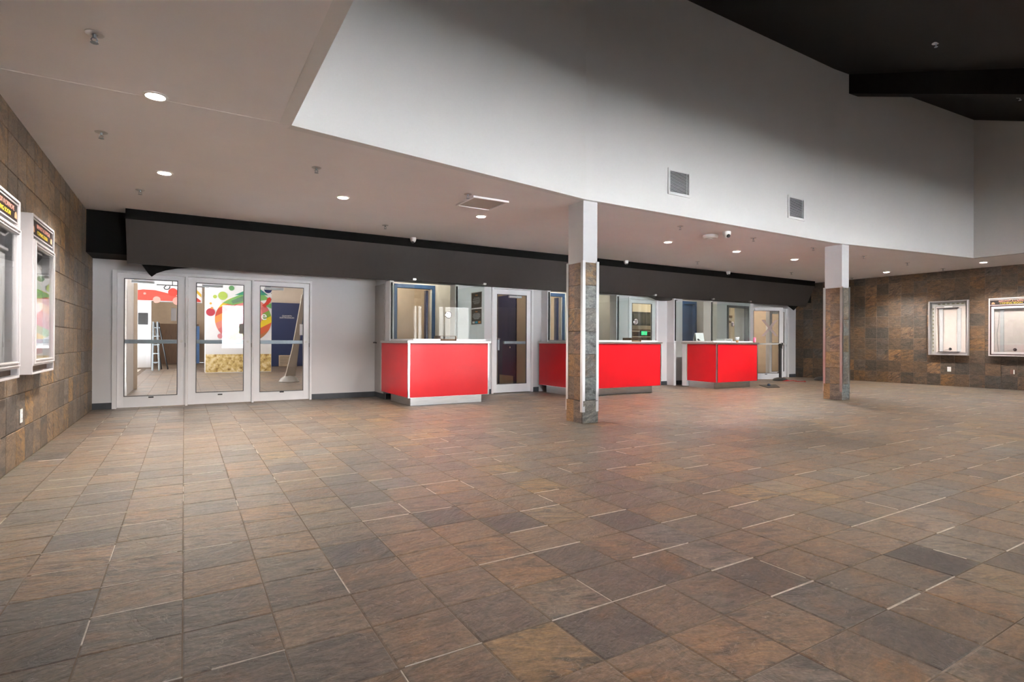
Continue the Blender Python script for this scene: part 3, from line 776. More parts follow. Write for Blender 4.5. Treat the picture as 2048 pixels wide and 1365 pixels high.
# dark price notices on the right side pane of the first screen
for z, lab, cards in ((1.828, 'upper dark price notice on the first counter glass', False), (1.53, 'lower dark price notice with payment card marks on the first counter glass', True)):
    fr_ = ((4.555 - 0.018, 8.83, z), (0, -1, 0), Z, (-1, 0, 0))
    nt_ = thing('price_notice', lab, 'notice', (4.537, 8.83, z), group='dark notices on the first counter glass')
    MB(fr_).box(-0.215, 0.215, -0.145, 0.145, 0, 0.002).build('backing_card', flat('card_border', (0.60, 0.58, 0.60)), nt_)
    MB(fr_).box(-0.195, 0.195, -0.135, 0.135, 0.002, 0.003).build('printed_sheet', M['signblk'], nt_)
    tx = MB(fr_)
    for r_ in range(7):
        w = [0.11, 0.15, 0.13, 0.16, 0.14, 0.12, 0.09][r_]
        x = -w
        zz = 0.045 - r_ * 0.018 if not cards else 0.055 - r_ * 0.016
        while x < w:
            l = random.uniform(0.015, 0.05); tx.box(x, min(x + l, w), zz - 0.005, zz + 0.004, 0.003, 0.0036); x += l + 0.008
    tx.build('small_print', flat('print_grey', (0.42, 0.44, 0.48)), nt_, kind='stuff')
    text('lettering', 'PRIX', (Vector(fr_[0]) + Vector((-0.0035, 0, 0.087)), fr_[1], fr_[2], fr_[3]), 0.034, M['orange'], nt_, sx=1.4)
    if cards:
        for k, mt in enumerate((M['paper'], M['cyan'], M['orange'])):
            MB(fr_).box(-0.16 + k * 0.115, -0.07 + k * 0.115, -0.122, -0.085, 0.003, 0.004).build('card_mark', mt, nt_)
# sheets taped inside the second booth
for k, z in enumerate((1.86, 1.72, 1.58)):
    notice('paper_notice', ['top', 'middle', 'bottom'][k] + ' white sheet taped in the second booth behind the near column', FV(8.56, 11.10, z), 0.12, 0.13)

# things on the far counter
ZC = 1.0875
cup = thing('coffee_cup', 'paper coffee cup with brown base on the far red counter', 'cup', (11.32, 8.45, ZC))
CUPX = (11.32, 8.45, ZC)
MB().lathe([(0.0, 0), (0.027, 0), (0.036, 0.055), (0.0, 0.055)], CUPX, 24).build('sleeve', flat('kraft', (0.42, 0.24, 0.10)), cup, smooth=True)
MB().lathe([(0.0365, 0.055), (0.043, 0.105), (0.0, 0.105)], CUPX, 24).build('cup_body', flat('cup_blue', (0.42, 0.50, 0.56)), cup, smooth=True)
MB().lathe([(0.046, 0.105), (0.046, 0.112), (0.041, 0.125), (0.037, 0.125), (0.036, 0.119), (0.0, 0.119)], CUPX, 24).build('lid', M['paper'], cup, smooth=True)
can = thing('drink_can', 'pink and white drink can on the right end of the far counter', 'can', (12.0, 8.465, ZC))
CX = (12.0, 8.465, ZC)
MB().lathe([(0.0, 0.004), (0.024, 0), (0.033, 0.012), (0.033, 0.105), (0.026, 0.120), (0.025, 0.123), (0.0, 0.119)], CX, 24).build('body', flat('can_pink', (0.72, 0.10, 0.22)), can, smooth=True)
MB().box(11.975, 11.985, 8.428, 8.431, ZC + 0.01, ZC + 0.10).build('stripe', M['paper'], can)
MB().box(11.99, 12.01, 8.452, 8.465, ZC + 0.1215, ZC + 0.1235).build('pull_tab', M['chrome'], can)
ppr = MB(); ppr.box(11.08, 11.22, 8.41, 8.445, ZC, ZC + 0.004); ppr.prism([(11.10, 8.415), (11.24, 8.42), (11.235, 8.44), (11.1, 8.445)], ZC + 0.004, ZC + 0.012)
tag(ppr.build('paper_slip', M['paper']), 'crumpled white paper slip beside the coffee cup', 'paper')
cs = thing('counter_card', 'white tent card with a small black drawing at the left end of the far counter', 'card', (10.9, 9.1, ZC))
fr_ = ((10.80, 9.16, ZC), (0.86, 0.0, 0) , (0, 0.2, 0.98), (0, -0.98, 0.2))
MB(((10.78, 9.2, ZC), X, (0, 0.17, 0.985), (0, -0.985, 0.17))).box(0, 0.29, 0, 0.235, 0, 0.004).build('card_face', M['paper'], cs)
MB(((10.78, 9.32, ZC), X, (0, -0.26, 0.965), (0, 0.965, 0.26))).box(0, 0.29, 0, 0.238, -0.004, 0).build('card_back', M['paper'], cs)
dm = MB(((10.78, 9.2, ZC), X, (0, 0.17, 0.985), (0, -0.985, 0.17)))
dm.cyl((0.07, 0.065, 0.004), (0.07, 0.065, 0.006), 0.028, 0.028, 14); dm.prism([(0.085, 0.05), (0.13, 0.035), (0.145, 0.05), (0.1, 0.075)], 0.004, 0.006)
dm.build('drawing', M['dark'], cs)

# ------------------------------------------------------------------ stanchion, belt, mat
st = thing('stanchion_post', 'black stanchion post on a domed base before the far double doors', 'stanchion', (14.72, 9.55, 0))
c0 = (14.72, 9.55, 0)
MB().lathe([(0.0, 0.0), (0.20, 0.0), (0.205, 0.02), (0.17, 0.06), (0.09, 0.085), (0.04, 0.09), (0.0, 0.09)], c0, 32).build('base', M['dark'], st, smooth=True)
MB().cyl((c0[0], c0[1], 0.09), (c0[0], c0[1], 0.98), 0.038, 0.038, 20).build('pole', M['dark'], st, smooth=True)
MB().lathe([(0.045, 0.92), (0.056, 0.925), (0.056, 0.94), (0.048, 0.95), (0.048, 0.975), (0.060, 1.0), (0.060, 1.03), (0.045, 1.06), (0.0, 1.065)], c0, 24).build('belt_head', M['dark'], st, smooth=True)
bl = MB()
pts = [(14.50, 9.32), (14.62, 9.30), (14.78, 9.31), (14.90, 9.24), (14.78, 9.14), (14.66, 9.05), (14.72, 8.98), (14.85, 8.94), (14.78, 8.86), (14.70, 8.80)]
for k, (p, q_) in enumerate(zip(pts[:-1], pts[1:])):
    d = (Vector(q_) - Vector(p)).normalized(); nn = Vector((-d.y, d.x)) * 0.024
    h0 = 0.004 + 0.02 * (k % 3 == 1)
    bl.add([(p[0] - nn.x, p[1] - nn.y, 0.003), (p[0] + nn.x, p[1] + nn.y, 0.003 + h0), (q_[0] + nn.x, q_[1] + nn.y, 0.003 + 0.012), (q_[0] - nn.x, q_[1] - nn.y, 0.003),
            (p[0] - nn.x, p[1] - nn.y, 0.006), (p[0] + nn.x, p[1] + nn.y, 0.010 + h0), (q_[0] + nn.x, q_[1] + nn.y, 0.022), (q_[0] - nn.x, q_[1] - nn.y, 0.006)],
           [(0, 1, 2, 3), (4, 5, 6, 7), (0, 4, 5, 1), (1, 5, 6, 2), (2, 6, 7, 3), (3, 7, 4, 0)])
tag(bl.build('red_belt', flat('belt_red', (0.42, 0.006, 0.012))), 'red barrier belt lying on the floor by the stanchion', 'belt')
mt_ = MB(); mt_.prism([(11.98, 8.10), (12.35, 8.02), (13.10, 8.62), (12.55, 8.72)], 0.001, 0.012)
tag(mt_.build('floor_mat', flat('mat_black', (0.03, 0.025, 0.022)), bevel=0.003), 'thin dark mat on the floor right of the far counter', 'mat')
wad = MB().lathe([(0.0, 0.0), (0.035, 0.005), (0.045, 0.03), (0.025, 0.055), (0.0, 0.06)], (12.45, 8.38, 0.013), 10)
tag(wad.build('blue_wad', flat('wad_blue', (0.03, 0.05, 0.09)), smooth=True), 'small dark blue crumpled wad on the floor mat', 'litter')
sb = MB().lathe([(0.0, 0.0), (0.21, 0.0), (0.21, 0.03), (0.17, 0.075), (0.08, 0.10), (0.0, 0.105)], (15.95, 9.05, 0), 28)
tag(sb.build('weighted_base', M['dark'], smooth=True), 'round black weighted base on the floor by the right slate wall', 'base')

# ------------------------------------------------------------------ poster cases
def header_sign(parent, frame, w, zc, hh):
    """black sign strip with two lines of lettering; frame origin at the case's lower left corner"""
    o, a, b, n = (Vector(t) for t in frame)
    sg = MB(frame).box(0.035, w - 0.035, zc - hh / 2, zc + hh / 2, 0.055, 0.088).build('header_sign', M['signblk'], parent)
    fb_ = MB(frame); fb_.box(0.03, w - 0.03, zc + hh / 2, zc + hh / 2 + 0.012, 0.05, 0.092); fb_.box(0.03, w - 0.03, zc - hh / 2 - 0.012, zc - hh / 2, 0.05, 0.092)
    fb_.build('sign_edge', M['casealu'], sg)
    m_ = o + a * (w * 0.53) + n * 0.0885
    text('lettering', "BIENTOT A L'AFFICHE", (m_ + b * (zc + hh * 0.20), a, b, n), 0.052, M['pink'], sg, sx=1.05)
    text('lettering', 'COMING SOON', (m_ + b * (zc - hh * 0.22) - a * 0.04, a, b, n), 0.048, M['yellow'], sg, sx=1.2)
    for x in (0.085, w - 0.085):
        lg = MB(frame); lg.prism([(x - 0.035, zc - 0.04), (x + 0.035, zc - 0.04), (x + 0.025, zc + 0.0), (x, zc + 0.012), (x - 0.025, zc + 0.0)], 0.088, 0.0895)
        lg.build('emblem', flat('emblem', (0.62, 0.36, 0.20)), sg)
def bars(mb, x0, x1, y0, y1, w, n0, n1):
    mb.box(x0, x0 + w, y0, y1, n0, n1); mb.box(x1 - w, x1, y0, y1, n0, n1)
    mb.box(x0 + w, x1 - w, y0, y0 + w, n0, n1); mb.box(x0 + w, x1 - w, y1 - w, y1, n0, n1)
    return mb
def left_case(v0, v1, label, kind):
    zb, zt = 0.775, 2.15
    frame = ((UL + 0.004, v0, zb), Y, Z, X)
    w, h = v1 - v0, zt - zb
    c = thing('poster_case', label, 'poster case', (UL + 0.05, (v0 + v1) / 2, zb), group='poster cases on the left wall')
    mb = MB(frame); mb.box(0, w, 0, h, 0, 0.012); bars(mb, 0, w, 0, h, 0.02, 0.012, 0.10)
    mb.build('housing', M['lgrey'], c, bevel=0.002)
    header_sign(c, frame, w, h - 0.105, 0.13)
    df = MB(frame)
    bars(df, 0.03, w - 0.03, 0.075, h - 0.215, 0.055, 0.07, 0.105); bars(df, 0.045, w - 0.045, 0.09, h - 0.23, 0.012, 0.105, 0.115); bars(df, 0.07, w - 0.07, 0.115, h - 0.255, 0.010, 0.105, 0.113)
    df.build('door_frame', M['casealu'], c, bevel=0.002)
    MB(frame).box(0.08, w - 0.08, 0.125, h - 0.265, 0.09, 0.095).build('glass_pane', M['caseglass'], c)
    MB(frame).box(0.02, w - 0.02, 0.02, 0.06, 0.03, 0.05).build('bottom_strip', M['wood'], c)
    if kind == 1:
        mb = MB(frame); mb.box(0.08, w - 0.08, 0.12, h - 0.40, 0.02, 0.026)
        mb.build('poster', M['marble'], c)
        MB(frame).box(0.08, w - 0.08, h - 0.40, h - 0.38, 0.02, 0.045).build('poster_rail', M['casealu'], c)
    else:
        mb = MB(frame); mats = []
        def blob(poly, col):
            mats.append(flat('p%d' % len(mats) + '_' + kind_s, col)); mb.cur = len(mats) - 1
            mb.prism(poly, 0.02 + 0.0012 * len(mats), 0.0212 + 0.0012 * len(mats))
        kind_s = 'poster'
        x0, x1 = 0.08, w - 0.08; cx = (x0 + x1) / 2
        def arch(y0, yt, rx): return [(x0, y0), (x1, y0)] + [(cx + rx * math.cos(t), yt + 0.10 * math.sin(t)) for t in np.linspace(0, math.pi, 13)]
        rx = (x1 - x0) / 2
        blob([(x0, 0.12), (x1, 0.12), (x1, h - 0.25), (x0, h - 0.25)], (0.30, 0.29, 0.29))
        blob(arch(0.12, h - 0.47, rx), (0.68, 0.67, 0.69))
        blob(arch(0.12, h - 0.55, rx), (0.30, 0.25, 0.23))
        blob(arch(0.12, h - 0.63, rx), (0.10, 0.20, 0.08))
        blob(arch(0.12, h - 0.70, rx), (0.24, 0.33, 0.14))
        blob([(x0, 0.12), (x1, 0.12), (x1, 0.66), (x0, 0.58)], (0.66, 0.62, 0.60))
        blob([(x0, 0.12), (x1, 0.12), (x1, 0.60), (cx, 0.50), (x0, 0.47)], (0.36, 0.07, 0.08))
        blob([(x0, 0.30), (x1, 0.30), (x1, 0.345), (x0, 0.345)], (0.42, 0.14, 0.14))
        blob([(x0, 0.225), (x1, 0.225), (x1, 0.265), (x0, 0.265)], (0.36, 0.36, 0.39))
        blob([(x0, 0.12), (x1, 0.12), (x1, 0.17), (x0, 0.15)], (0.55, 0.50, 0.45))
        mb.build('poster', mats, c)
    return c
left_case(4.82, 5.665, 'poster case with a white streaked poster, cut by the left picture edge', 1)
left_case(6.08, 6.965, 'poster case with a red and green poster nearest the entrance doors', 2)

def right_frame(v0): return ((UR - 0.004, v0, 0.79), (0, -1, 0), Z, (-1, 0, 0))
W_, H_ = 0.835, 1.385
c = thing('poster_case', 'open poster case without a door on the right slate wall, farther one', 'poster case', (UR - 0.05, 6.26, 0.79), group='poster cases on the right wall')
fr_ = right_frame(6.678)
mb = MB(fr_); bars(mb, 0, W_, 0, H_, 0.02, 0.0, 0.095); mb.box(0.015, W_ - 0.015, 0.015, H_ - 0.015, 0, 0.008)
mb.build('housing', flat('case_dull', (0.36, 0.34, 0.34)), c, bevel=0.002)
MB(fr_).box(0.14, W_ - 0.06, 0.07, H_ - 0.15, 0.008, 0.02).build('back_panel', flat('case_back', (0.50, 0.44, 0.41)), c)
MB(fr_).box(0.03, 0.13, 0.03, H_ - 0.03, 0.008, 0.014).build('led_board', flat('led_board', (0.36, 0.35, 0.33)), c)
MB(fr_).box(0.13, W_ - 0.03, H_ - 0.13, H_ - 0.03, 0.008, 0.014).build('led_board', flat('led_board', (0.36, 0.35, 0.33)), c)
for k in range(12): MB(fr_).box(0.065, 0.09, 0.09 + k * 0.098, 0.13 + k * 0.098, 0.014, 0.022).build('led_module', flat('led_olive', (0.20, 0.19, 0.12)), c)
for k in range(6): MB(fr_).box(0.18 + k * 0.10, 0.235 + k * 0.10, H_ - 0.095, H_ - 0.065, 0.014, 0.022).build('led_module', flat('led_olive', (0.20, 0.19, 0.12)), c)
mb = MB(fr_); mb.box(0.22, 0.30, 0.09, H_ - 0.2, 0.02, 0.045); mb.box(0.60, 0.68, 0.09, H_ - 0.2, 0.02, 0.045)
mb.build('diffuser_rail', flat('pale_rail', (0.40, 0.41, 0.42)), c, bevel=0.006)
MB(fr_).box(0.17, 0.63, H_ - 0.195, H_ - 0.178, 0.02, 0.06).build('upper_bar', M['dark'], c)
MB(fr_).box(0.20, 0.65, 0.075, 0.09, 0.02, 0.06).build('lower_bar', M['dark'], c)
mb = MB(fr_); mb.box(0.33, 0.50, H_ - 0.17, H_ - 0.135, 0.02, 0.05); mb.build('ballast', M['plastic'], c)
MB(fr_).cyl((0.45, 0.155, 0.02), (0.45, 0.155, 0.0225), 0.034, 0.034, 20).build('cable_hole', M['gasket'], c)
o, a, b, n = (Vector(t) for t in fr_)
lp = lambda x, y, z: tuple(o + a * x + b * y + n * z)
MB().tube([lp(0.45, 0.155, 0.024), lp(0.38, 0.145, 0.034), lp(0.30, 0.11, 0.034), lp(0.25, 0.095, 0.03)], 0.004, 6).build('cable', M['grey'], c)
MB().tube([lp(0.21, 0.08, 0.03), lp(0.20, 0.4, 0.03), lp(0.185, 0.8, 0.03), lp(0.18, 1.18, 0.03)], 0.006, 6).build('cable', M['wood'], c)
c = thing('poster_case', 'closed poster case with maroon rim on the right slate wall, nearer one', 'poster case', (UR - 0.05, 5.0, 0.79), group='poster cases on the right wall')
fr_ = right_frame(5.432)
W2 = 0.86
mb = MB(fr_); mb.box(0, W2, 0, H_, 0, 0.008); bars(mb, 0, W2, 0, H_, 0.024, 0.008, 0.10); mb.build('housing', M['casealu'], c, bevel=0.002)
mb = MB(fr_); bars(mb, 0.024, W2 - 0.024, 0.024, H_ - 0.024, 0.022, 0.008, 0.085); mb.box(0.046, W2 - 0.046, H_ - 0.20, H_ - 0.18, 0.008, 0.08); mb.build('inner_rim', M['maroon'], c)
header_sign(c, fr_, W2, H_ - 0.105, 0.11)
mb = MB(fr_); bars(mb, 0.05, W2 - 0.05, 0.05, H_ - 0.205, 0.05, 0.06, 0.092); mb.build('door_frame', M['casealu'], c, bevel=0.003)
MB(fr_).box(0.10, W2 - 0.10, 0.10, H_ - 0.255, 0.072, 0.077).build('glass_pane', M['caseglass'], c)
MB(fr_).box(0.06, W2 - 0.06, 0.06, H_ - 0.21, 0.008, 0.02).build('back_panel', flat('case_back', (0.50, 0.44, 0.41)), c)
mb = MB(fr_); mb.box(0.20, 0.27, 0.10, H_ - 0.26, 0.02, 0.04); mb.box(W2 - 0.20, W2 - 0.13, 0.10, H_ - 0.26, 0.02, 0.04); mb.build('diffuser_rail', flat('pale_rail', (0.40, 0.41, 0.42)), c, bevel=0.006)
MB(fr_).cyl((0.47, 0.155, 0.02), (0.47, 0.155, 0.023), 0.036, 0.036, 20).build('cable_hole', M['gasket'], c)
o, a, b, n = (Vector(t) for t in fr_)
MB().tube([lp(0.47, 0.155, 0.025), lp(0.38, 0.145, 0.034), lp(0.27, 0.105, 0.034), lp(0.15, 0.11, 0.03)], 0.004, 6).build('cable', M['grey'], c)
MB().tube([lp(0.17, 0.10, 0.03), lp(0.15, 0.3, 0.03), lp(0.14, 0.55, 0.035), lp(0.17, 0.8, 0.03), lp(0.18, 1.1, 0.03)], 0.006, 6).build('cable', M['grey'], c)

# ------------------------------------------------------------------ wall outlets
def outlet(label, frame, wd, hd, dark=False):
    o_, a_, b_, n_ = frame
    t = thing('wall_outlet', label, 'outlet', o_)
    MB(frame).box(-wd / 2, wd / 2, -hd / 2, hd / 2, 0, 0.006).build('cover_plate', M['plastic'] if not dark else flat('brown_plate', (0.20, 0.10, 0.08)), t, bevel=0.0015)
    mb = MB(frame); mb.box(-wd * 0.22, wd * 0.22, -hd * 0.34, hd * 0.34, 0.006, 0.008)
    f_ = mb.build('socket_face', M['paper'] if not dark else flat('brown_plate', (0.20, 0.10, 0.08)), t)
    sl = MB(frame)
    for y in (-0.2, 0.2):
        for x in (-0.07, 0.07): sl.box(x * wd - 0.0015, x * wd + 0.0015, y * hd - 0.008, y * hd + 0.006, 0.008, 0.0085)
    sl.build('slot', M['dark'], f_, kind='stuff')
    return t
outlet('white wall outlet low on the left slate wall under the poster cases', ((UL + 0.003, 6.23, 0.415), Y, Z, X), 0.075, 0.12)
outlet('white wall outlet on the right slate wall under the open case', ((UR - 0.003, 6.257, 0.43), (0, -1, 0), Z, (-1, 0, 0)), 0.08, 0.12)
od = outlet('brown outlet with a white edge under the maroon poster case', ((UR - 0.003, 5.02, 0.42), (0, -1, 0), Z, (-1, 0, 0)), 0.07, 0.105, True)
MB(((UR - 0.003, 5.02, 0.42), (0, -1, 0), Z, (-1, 0, 0))).box(0.028, 0.045, -0.05, 0.05, 0.0, 0.012).build('side_edge', M['plastic'], od)

# ------------------------------------------------------------------ ceiling fittings
dl0 = None
LIGHTS = [(-0.199, 5.00, 'largest ceiling downlight, nearest the camera by the left wall'),
          (-0.199, 7.24, 'ceiling downlight above the leftmost entrance doors'),
          (1.762, 7.24, 'ceiling downlight between the entrance doors and the first counter'),
          (3.786, 7.24, 'ceiling downlight beside the ceiling hatch'),
          (7.701, 7.24, 'ceiling downlight left of the smoke detector, past the near column'),
          (9.667, 7.24, 'ceiling downlight just beyond the white security camera'),
          (11.664, 7.24, 'ceiling downlight beside the far column on its left'),
          (15.714, 7.24, 'ceiling downlight right of the far column before the slate wall'),
          (15.66, 5.20, 'ceiling downlight nearest the right picture edge')]
def lamp(loc, energy, col, typ='SPOT', ang=132, blend=0.7, size=0.06, parent=None):
    ld = bpy.data.lights.new('lamp', typ); ld.energy = energy; ld.color = col; ld.shadow_soft_size = size
    if typ == 'SPOT': ld.spot_size = math.radians(ang); ld.spot_blend = blend
    lo = bpy.data.objects.new('lamp_light', ld); COL.objects.link(lo); lo.location = loc
    if parent is not None: lo.parent = parent
    return lo
for u, v, lab in LIGHTS:
    if dl0 is None:
        dl0 = thing('downlight', lab, 'downlight', (u, v, H), group='recessed downlights in the low ceiling')
        MB().lathe([(0.085, -0.001), (0.085, -0.006), (0.066, -0.010), (0.062, -0.004), (0.062, -0.001)], n=32).build('trim_ring', M['plastic'], dl0, smooth=True, local=True)
        MB().lathe([(0.060, -0.002), (0.060, -0.005), (0.0, -0.006)], n=28).build('lens', M['lens'], dl0, smooth=True, local=True)
        d = dl0
    else:
        d = clone(dl0, (u, v, H), lab)
for d in [o_ for o_ in SC.objects if o_.name.startswith('downlight')]:
    lamp((0, 0, -0.03), DOWN_W, WARM, parent=d)
sp0 = None
SPR = [(-0.48, 4.18, 'sprinkler head nearest the camera at upper left'), (-0.65, 6.13, 'sprinkler head between the two leftmost downlights'),
       (-0.48, 8.22, 'sprinkler head before the black corner box'), (1.215, 6.153, 'sprinkler head nearest the corner of the white bulkhead'),
       (3.075, 6.24, 'sprinkler head at the edge of the ceiling hatch'), (2.77, 8.62, 'sprinkler head above the brown board left of the first counter'),
       (6.82, 6.153, 'sprinkler head just past the near column'), (8.68, 6.153, 'sprinkler head right of the white security camera'),
       (10.53, 6.153, 'sprinkler head just left of the far column'), (10.12, 8.62, 'sprinkler head above the brown board between second and third counters'),
       (13.75, 8.62, 'sprinkler head above the brown board near its right end'), (12.41, 6.153, 'sprinkler head just right of the far column'),
       (14.30, 6.153, 'sprinkler head under the right corner of the white bulkhead'), (16.11, 6.153, 'sprinkler head beside the top of the right slate wall'),
       (16.30, 8.40, 'sprinkler head over the right wall, half behind the far column')]
for u, v, lab in SPR:
    if sp0 is None:
        sp0 = thing('sprinkler_head', lab, 'sprinkler', (u, v, H), group='sprinkler heads in the low ceiling')
        MB().lathe([(0.050, -0.001), (0.050, -0.005), (0.040, -0.009), (0.018, -0.009), (0.018, -0.004), (0.0, -0.004)], n=24).build('escutcheon', M['steel'], sp0, smooth=True, local=True)
        y = MB(); y.cyl((0, 0, -0.004), (0, 0, -0.028), 0.011, 0.009, 10)
        for s_ in (-1, 1): y.tube([(s_ * 0.009, 0, -0.026), (s_ * 0.017, 0, -0.040), (s_ * 0.004, 0, -0.056)], 0.003, 6)
        y.build('frame_arm', M['bar'], sp0, local=True)
        df_ = MB(); df_.cyl((0, 0, -0.056), (0, 0, -0.059), 0.020, 0.020, 16)
        for k in range(10):
            a_ = 2 * math.pi * k / 10; df_.box(0.018 * math.cos(a_) - 0.004, 0.018 * math.cos(a_) + 0.004, 0.018 * math.sin(a_) - 0.004, 0.018 * math.sin(a_) + 0.004, -0.059, -0.057)
        df_.build('deflector', M['bar'], sp0, local=True)
    else: clone(sp0, (u, v, H), lab)
for u, v, lab in ((9.268, 3.631, 'sprinkler head on the black sloping ceiling, left of the beam'), (12.589, 3.675, 'sprinkler head on the black sloping ceiling under the beam by the right picture edge')):
    s2 = clone(sp0, (u, v, RT(v)), lab); s2['group'] = 'sprinkler heads on the black ceiling'
ht = thing('access_hatch', 'square ceiling access hatch standing slightly proud above the first counter', 'hatch', (3.43, 6.52, H))
mb = MB(); mb.box(3.16, 3.69, 6.255, 6.285, H - 0.025, H - 0.001); mb.box(3.16, 3.69, 6.76, 6.79, H - 0.025, H - 0.001); mb.box(3.16, 3.19, 6.285, 6.76, H - 0.025, H - 0.001); mb.box(3.66, 3.69, 6.285, 6.76, H - 0.025, H - 0.001)
mb.build('hatch_frame', M['ceil'], ht, bevel=0.003)
MB().box(3.20, 3.65, 6.295, 6.75, H - 0.018, H - 0.001).build('hatch_panel', flat('hatch', (0.52, 0.47, 0.43)), ht, bevel=0.003)
smk = thing('smoke_detector', 'flat white smoke detector disc on the low ceiling', 'smoke detector', (7.84, 6.40, H))
MB().lathe([(0.125, -0.001), (0.13, -0.03), (0.11, -0.055), (0.0, -0.06)], (7.84, 6.40, H), 32).build('disc', M['plastic'], smk, smooth=True)
MB().lathe([(0.045, -0.060), (0.04, -0.070), (0.0, -0.071)], (7.84, 6.40, H), 24).build('sensor_cap', M['plastic'], smk, smooth=True)
def dome(loc, lab, sc, look):
    g = thing('security_camera', lab, 'security camera', loc, group='white dome cameras')
    x, y, z = loc
    MB().lathe([(0.055 * sc, -0.001), (0.056 * sc, -0.03 * sc), (0.05 * sc, -0.04 * sc), (0.0, -0.04 * sc)], loc, 24).build('mount', M['plastic'], g, smooth=True)
    b = MB(); pr = [(0.05 * sc * math.cos(t), -0.04 * sc - 0.05 * sc * math.sin(t)) for t in np.linspace(0, math.pi / 2, 7)]
    b.lathe(pr[:-1] + [(0.002, pr[-1][1])], loc, 24); b.build('ball', M['plastic'], g, smooth=True)
    lk = Vector(look).normalized(); c_ = Vector((x, y, z - 0.045 * sc))
    e = MB(); e.cyl(c_ + lk * 0.035 * sc, c_ + lk * 0.055 * sc, 0.026 * sc, 0.022 * sc, 18); e.build('lens_cover', M['dark'], g)
    return g
dome((7.82, 6.05, H), 'white dome camera on the ceiling right of the smoke detector', 1.25, (-0.25, -0.85, -0.4))
dome((3.53, 9.38, H), 'white dome camera above the brown board over the first counter', 1.0, (-0.3, -0.3, -0.9))
dome((8.64, 9.38, H), 'white dome camera above the brown board right of the near column', 1.0, (0.2, -0.4, -0.9))
dome((12.2, 9.38, H), 'white dome camera above the brown board over the third counter', 1.0, (-0.1, -0.4, -0.9))
# wall vents in the bulkhead
for u0, u1, z0_, z1_, lab in ((6.00, 6.465, 3.23, 3.615, 'louvred wall vent in the white bulkhead, nearer one'), (8.90, 9.385, 3.23, 3.628, 'louvred wall vent in the white bulkhead, farther one')):
    g = thing('wall_vent', lab, 'vent', ((u0 + u1) / 2, 5.655, z0_), group='louvred vents in the white bulkhead')
    v = 5.655
    MB().box(u0 + 0.02, u1 - 0.02, v - 0.003, v - 0.001, z0_ + 0.02, z1_ - 0.02).build('vent_backing', M['dark'], g)
    bars(MB(((u0, v, z0_), X, Z, (0, -1, 0))), 0, u1 - u0, 0, z1_ - z0_, 0.036, 0.001, 0.022).build('vent_frame', M['fascia'], g, bevel=0.002)
    n = 17
    for k in range(n):
        zz = z0_ + 0.045 + k * (z1_ - z0_ - 0.085) / (n - 1)
        MB().prism([(v - 0.018, zz - 0.006), (v - 0.015, zz - 0.006), (v - 0.004, zz + 0.006), (v - 0.007, zz + 0.006)], u0 + 0.036, u1 - 0.036, axis=0).build('vent_slat', M['fascia'], g)
    MB().box(u1 - 0.085, u1 - 0.077, v - 0.021, v - 0.018, z0_ + 0.036, z1_ - 0.036).build('vent_mullion', M['fascia'], g)

# ------------------------------------------------------------------ booth rooms behind the ticket windows
br = MB()
for u0, u1, vb, doors in ((3.32, 6.0, 11.2, [(3.85, 4.62, 0, 2.22)]), (6.75, 9.1, 11.2, [(7.45, 8.15, 0, 2.22)]), (12.2, 14.0, 11.2, [(12.55, 13.05, 0, 2.24)])):
    wallrun(br, vb, u0, u1, doors, top=2.9, t=0.1)
struct(br.build('wall_booth_back', flat('booth_white', (0.58, 0.57, 0.55))), 'pale back walls of the ticket booths')
bs_ = MB(); bs_.box(5.28, 5.38, VB + T, 11.2, 0, 2.9); bs_.box(9.1, 9.2, VB + T, 11.2, 0, 2.9)
struct(bs_.build('wall_booth_side', flat('booth_white', (0.58, 0.57, 0.55))), 'side partitions of the ticket booths')
for u0, u1, lab in ((3.80, 4.72, 'blue door frame inside the first booth'), (7.38, 8.24, 'blue door frame inside the second booth'), (12.48, 13.10, 'blue door frame inside the third booth')):
    g = MB(); g.box(u0, u0 + 0.06, 11.17, 11.3, 0, 2.30); g.box(u1 - 0.07, u1, 11.17, 11.3, 0, 2.30); g.box(u0 + 0.06, u1 - 0.07, 11.17, 11.3, 2.22, 2.30)
    tag(struct(g.build('door_frame', M['blue'], bevel=0.003)), lab)
for p, lab in (((4.55, 4.61, 11.3, 11.4), 'dark edge of the open blue door in the first booth'), ((8.07, 8.14, 11.3, 11.4), 'dark edge of the open blue door in the second booth')):
    tag(MB().box(*p, 0.02, 2.2).build('open_door', M['navy']), lab, 'door')
tag(MB().box(12.56, 12.98, 11.22, 11.26, 0.02, 2.22).build('blue_door', M['blue'], bevel=0.003), 'closed blue door in the third booth', 'door')
bk = MB()
bk.box(3.0, 14.4, 13.2, 13.3, 0, 3.7); bk.box(14.02, 17.5, 12.9, 13.0, 0, 3.2)
struct(bk.build('wall_service', M['beige']), 'beige walls of the service corridor behind the booths')
sw = MB(); sw.box(6.62, 6.74, VB + T, 10.85, 0, 2.9); sw.box(6.62, 6.74, 11.72, 13.2, 0, 2.9); sw.box(6.62, 6.74, 10.85, 11.72, 2.2, 2.9)
struct(sw.build('wall_corridor', M['beige']), 'beige corridor wall behind the lever-handled door')
nv = thing('navy_door', 'dark navy door in the corridor behind the lever-handled glass door', 'door', (6.6, 11.28, 0))
MB().box(6.60, 6.65, 10.86, 11.71, 0.02, 2.19).build('door_leaf', M['navy'], nv, bevel=0.004)
MB().cyl((6.59, 11.05, 0.95), (6.56, 11.05, 0.95), 0.02, 0.02, 14).build('door_knob', M['chrome'], nv)
MB().box(6.594, 6.60, 10.96, 11.6, 0.02, 0.28).build('kick_plate', M['steel'], nv)
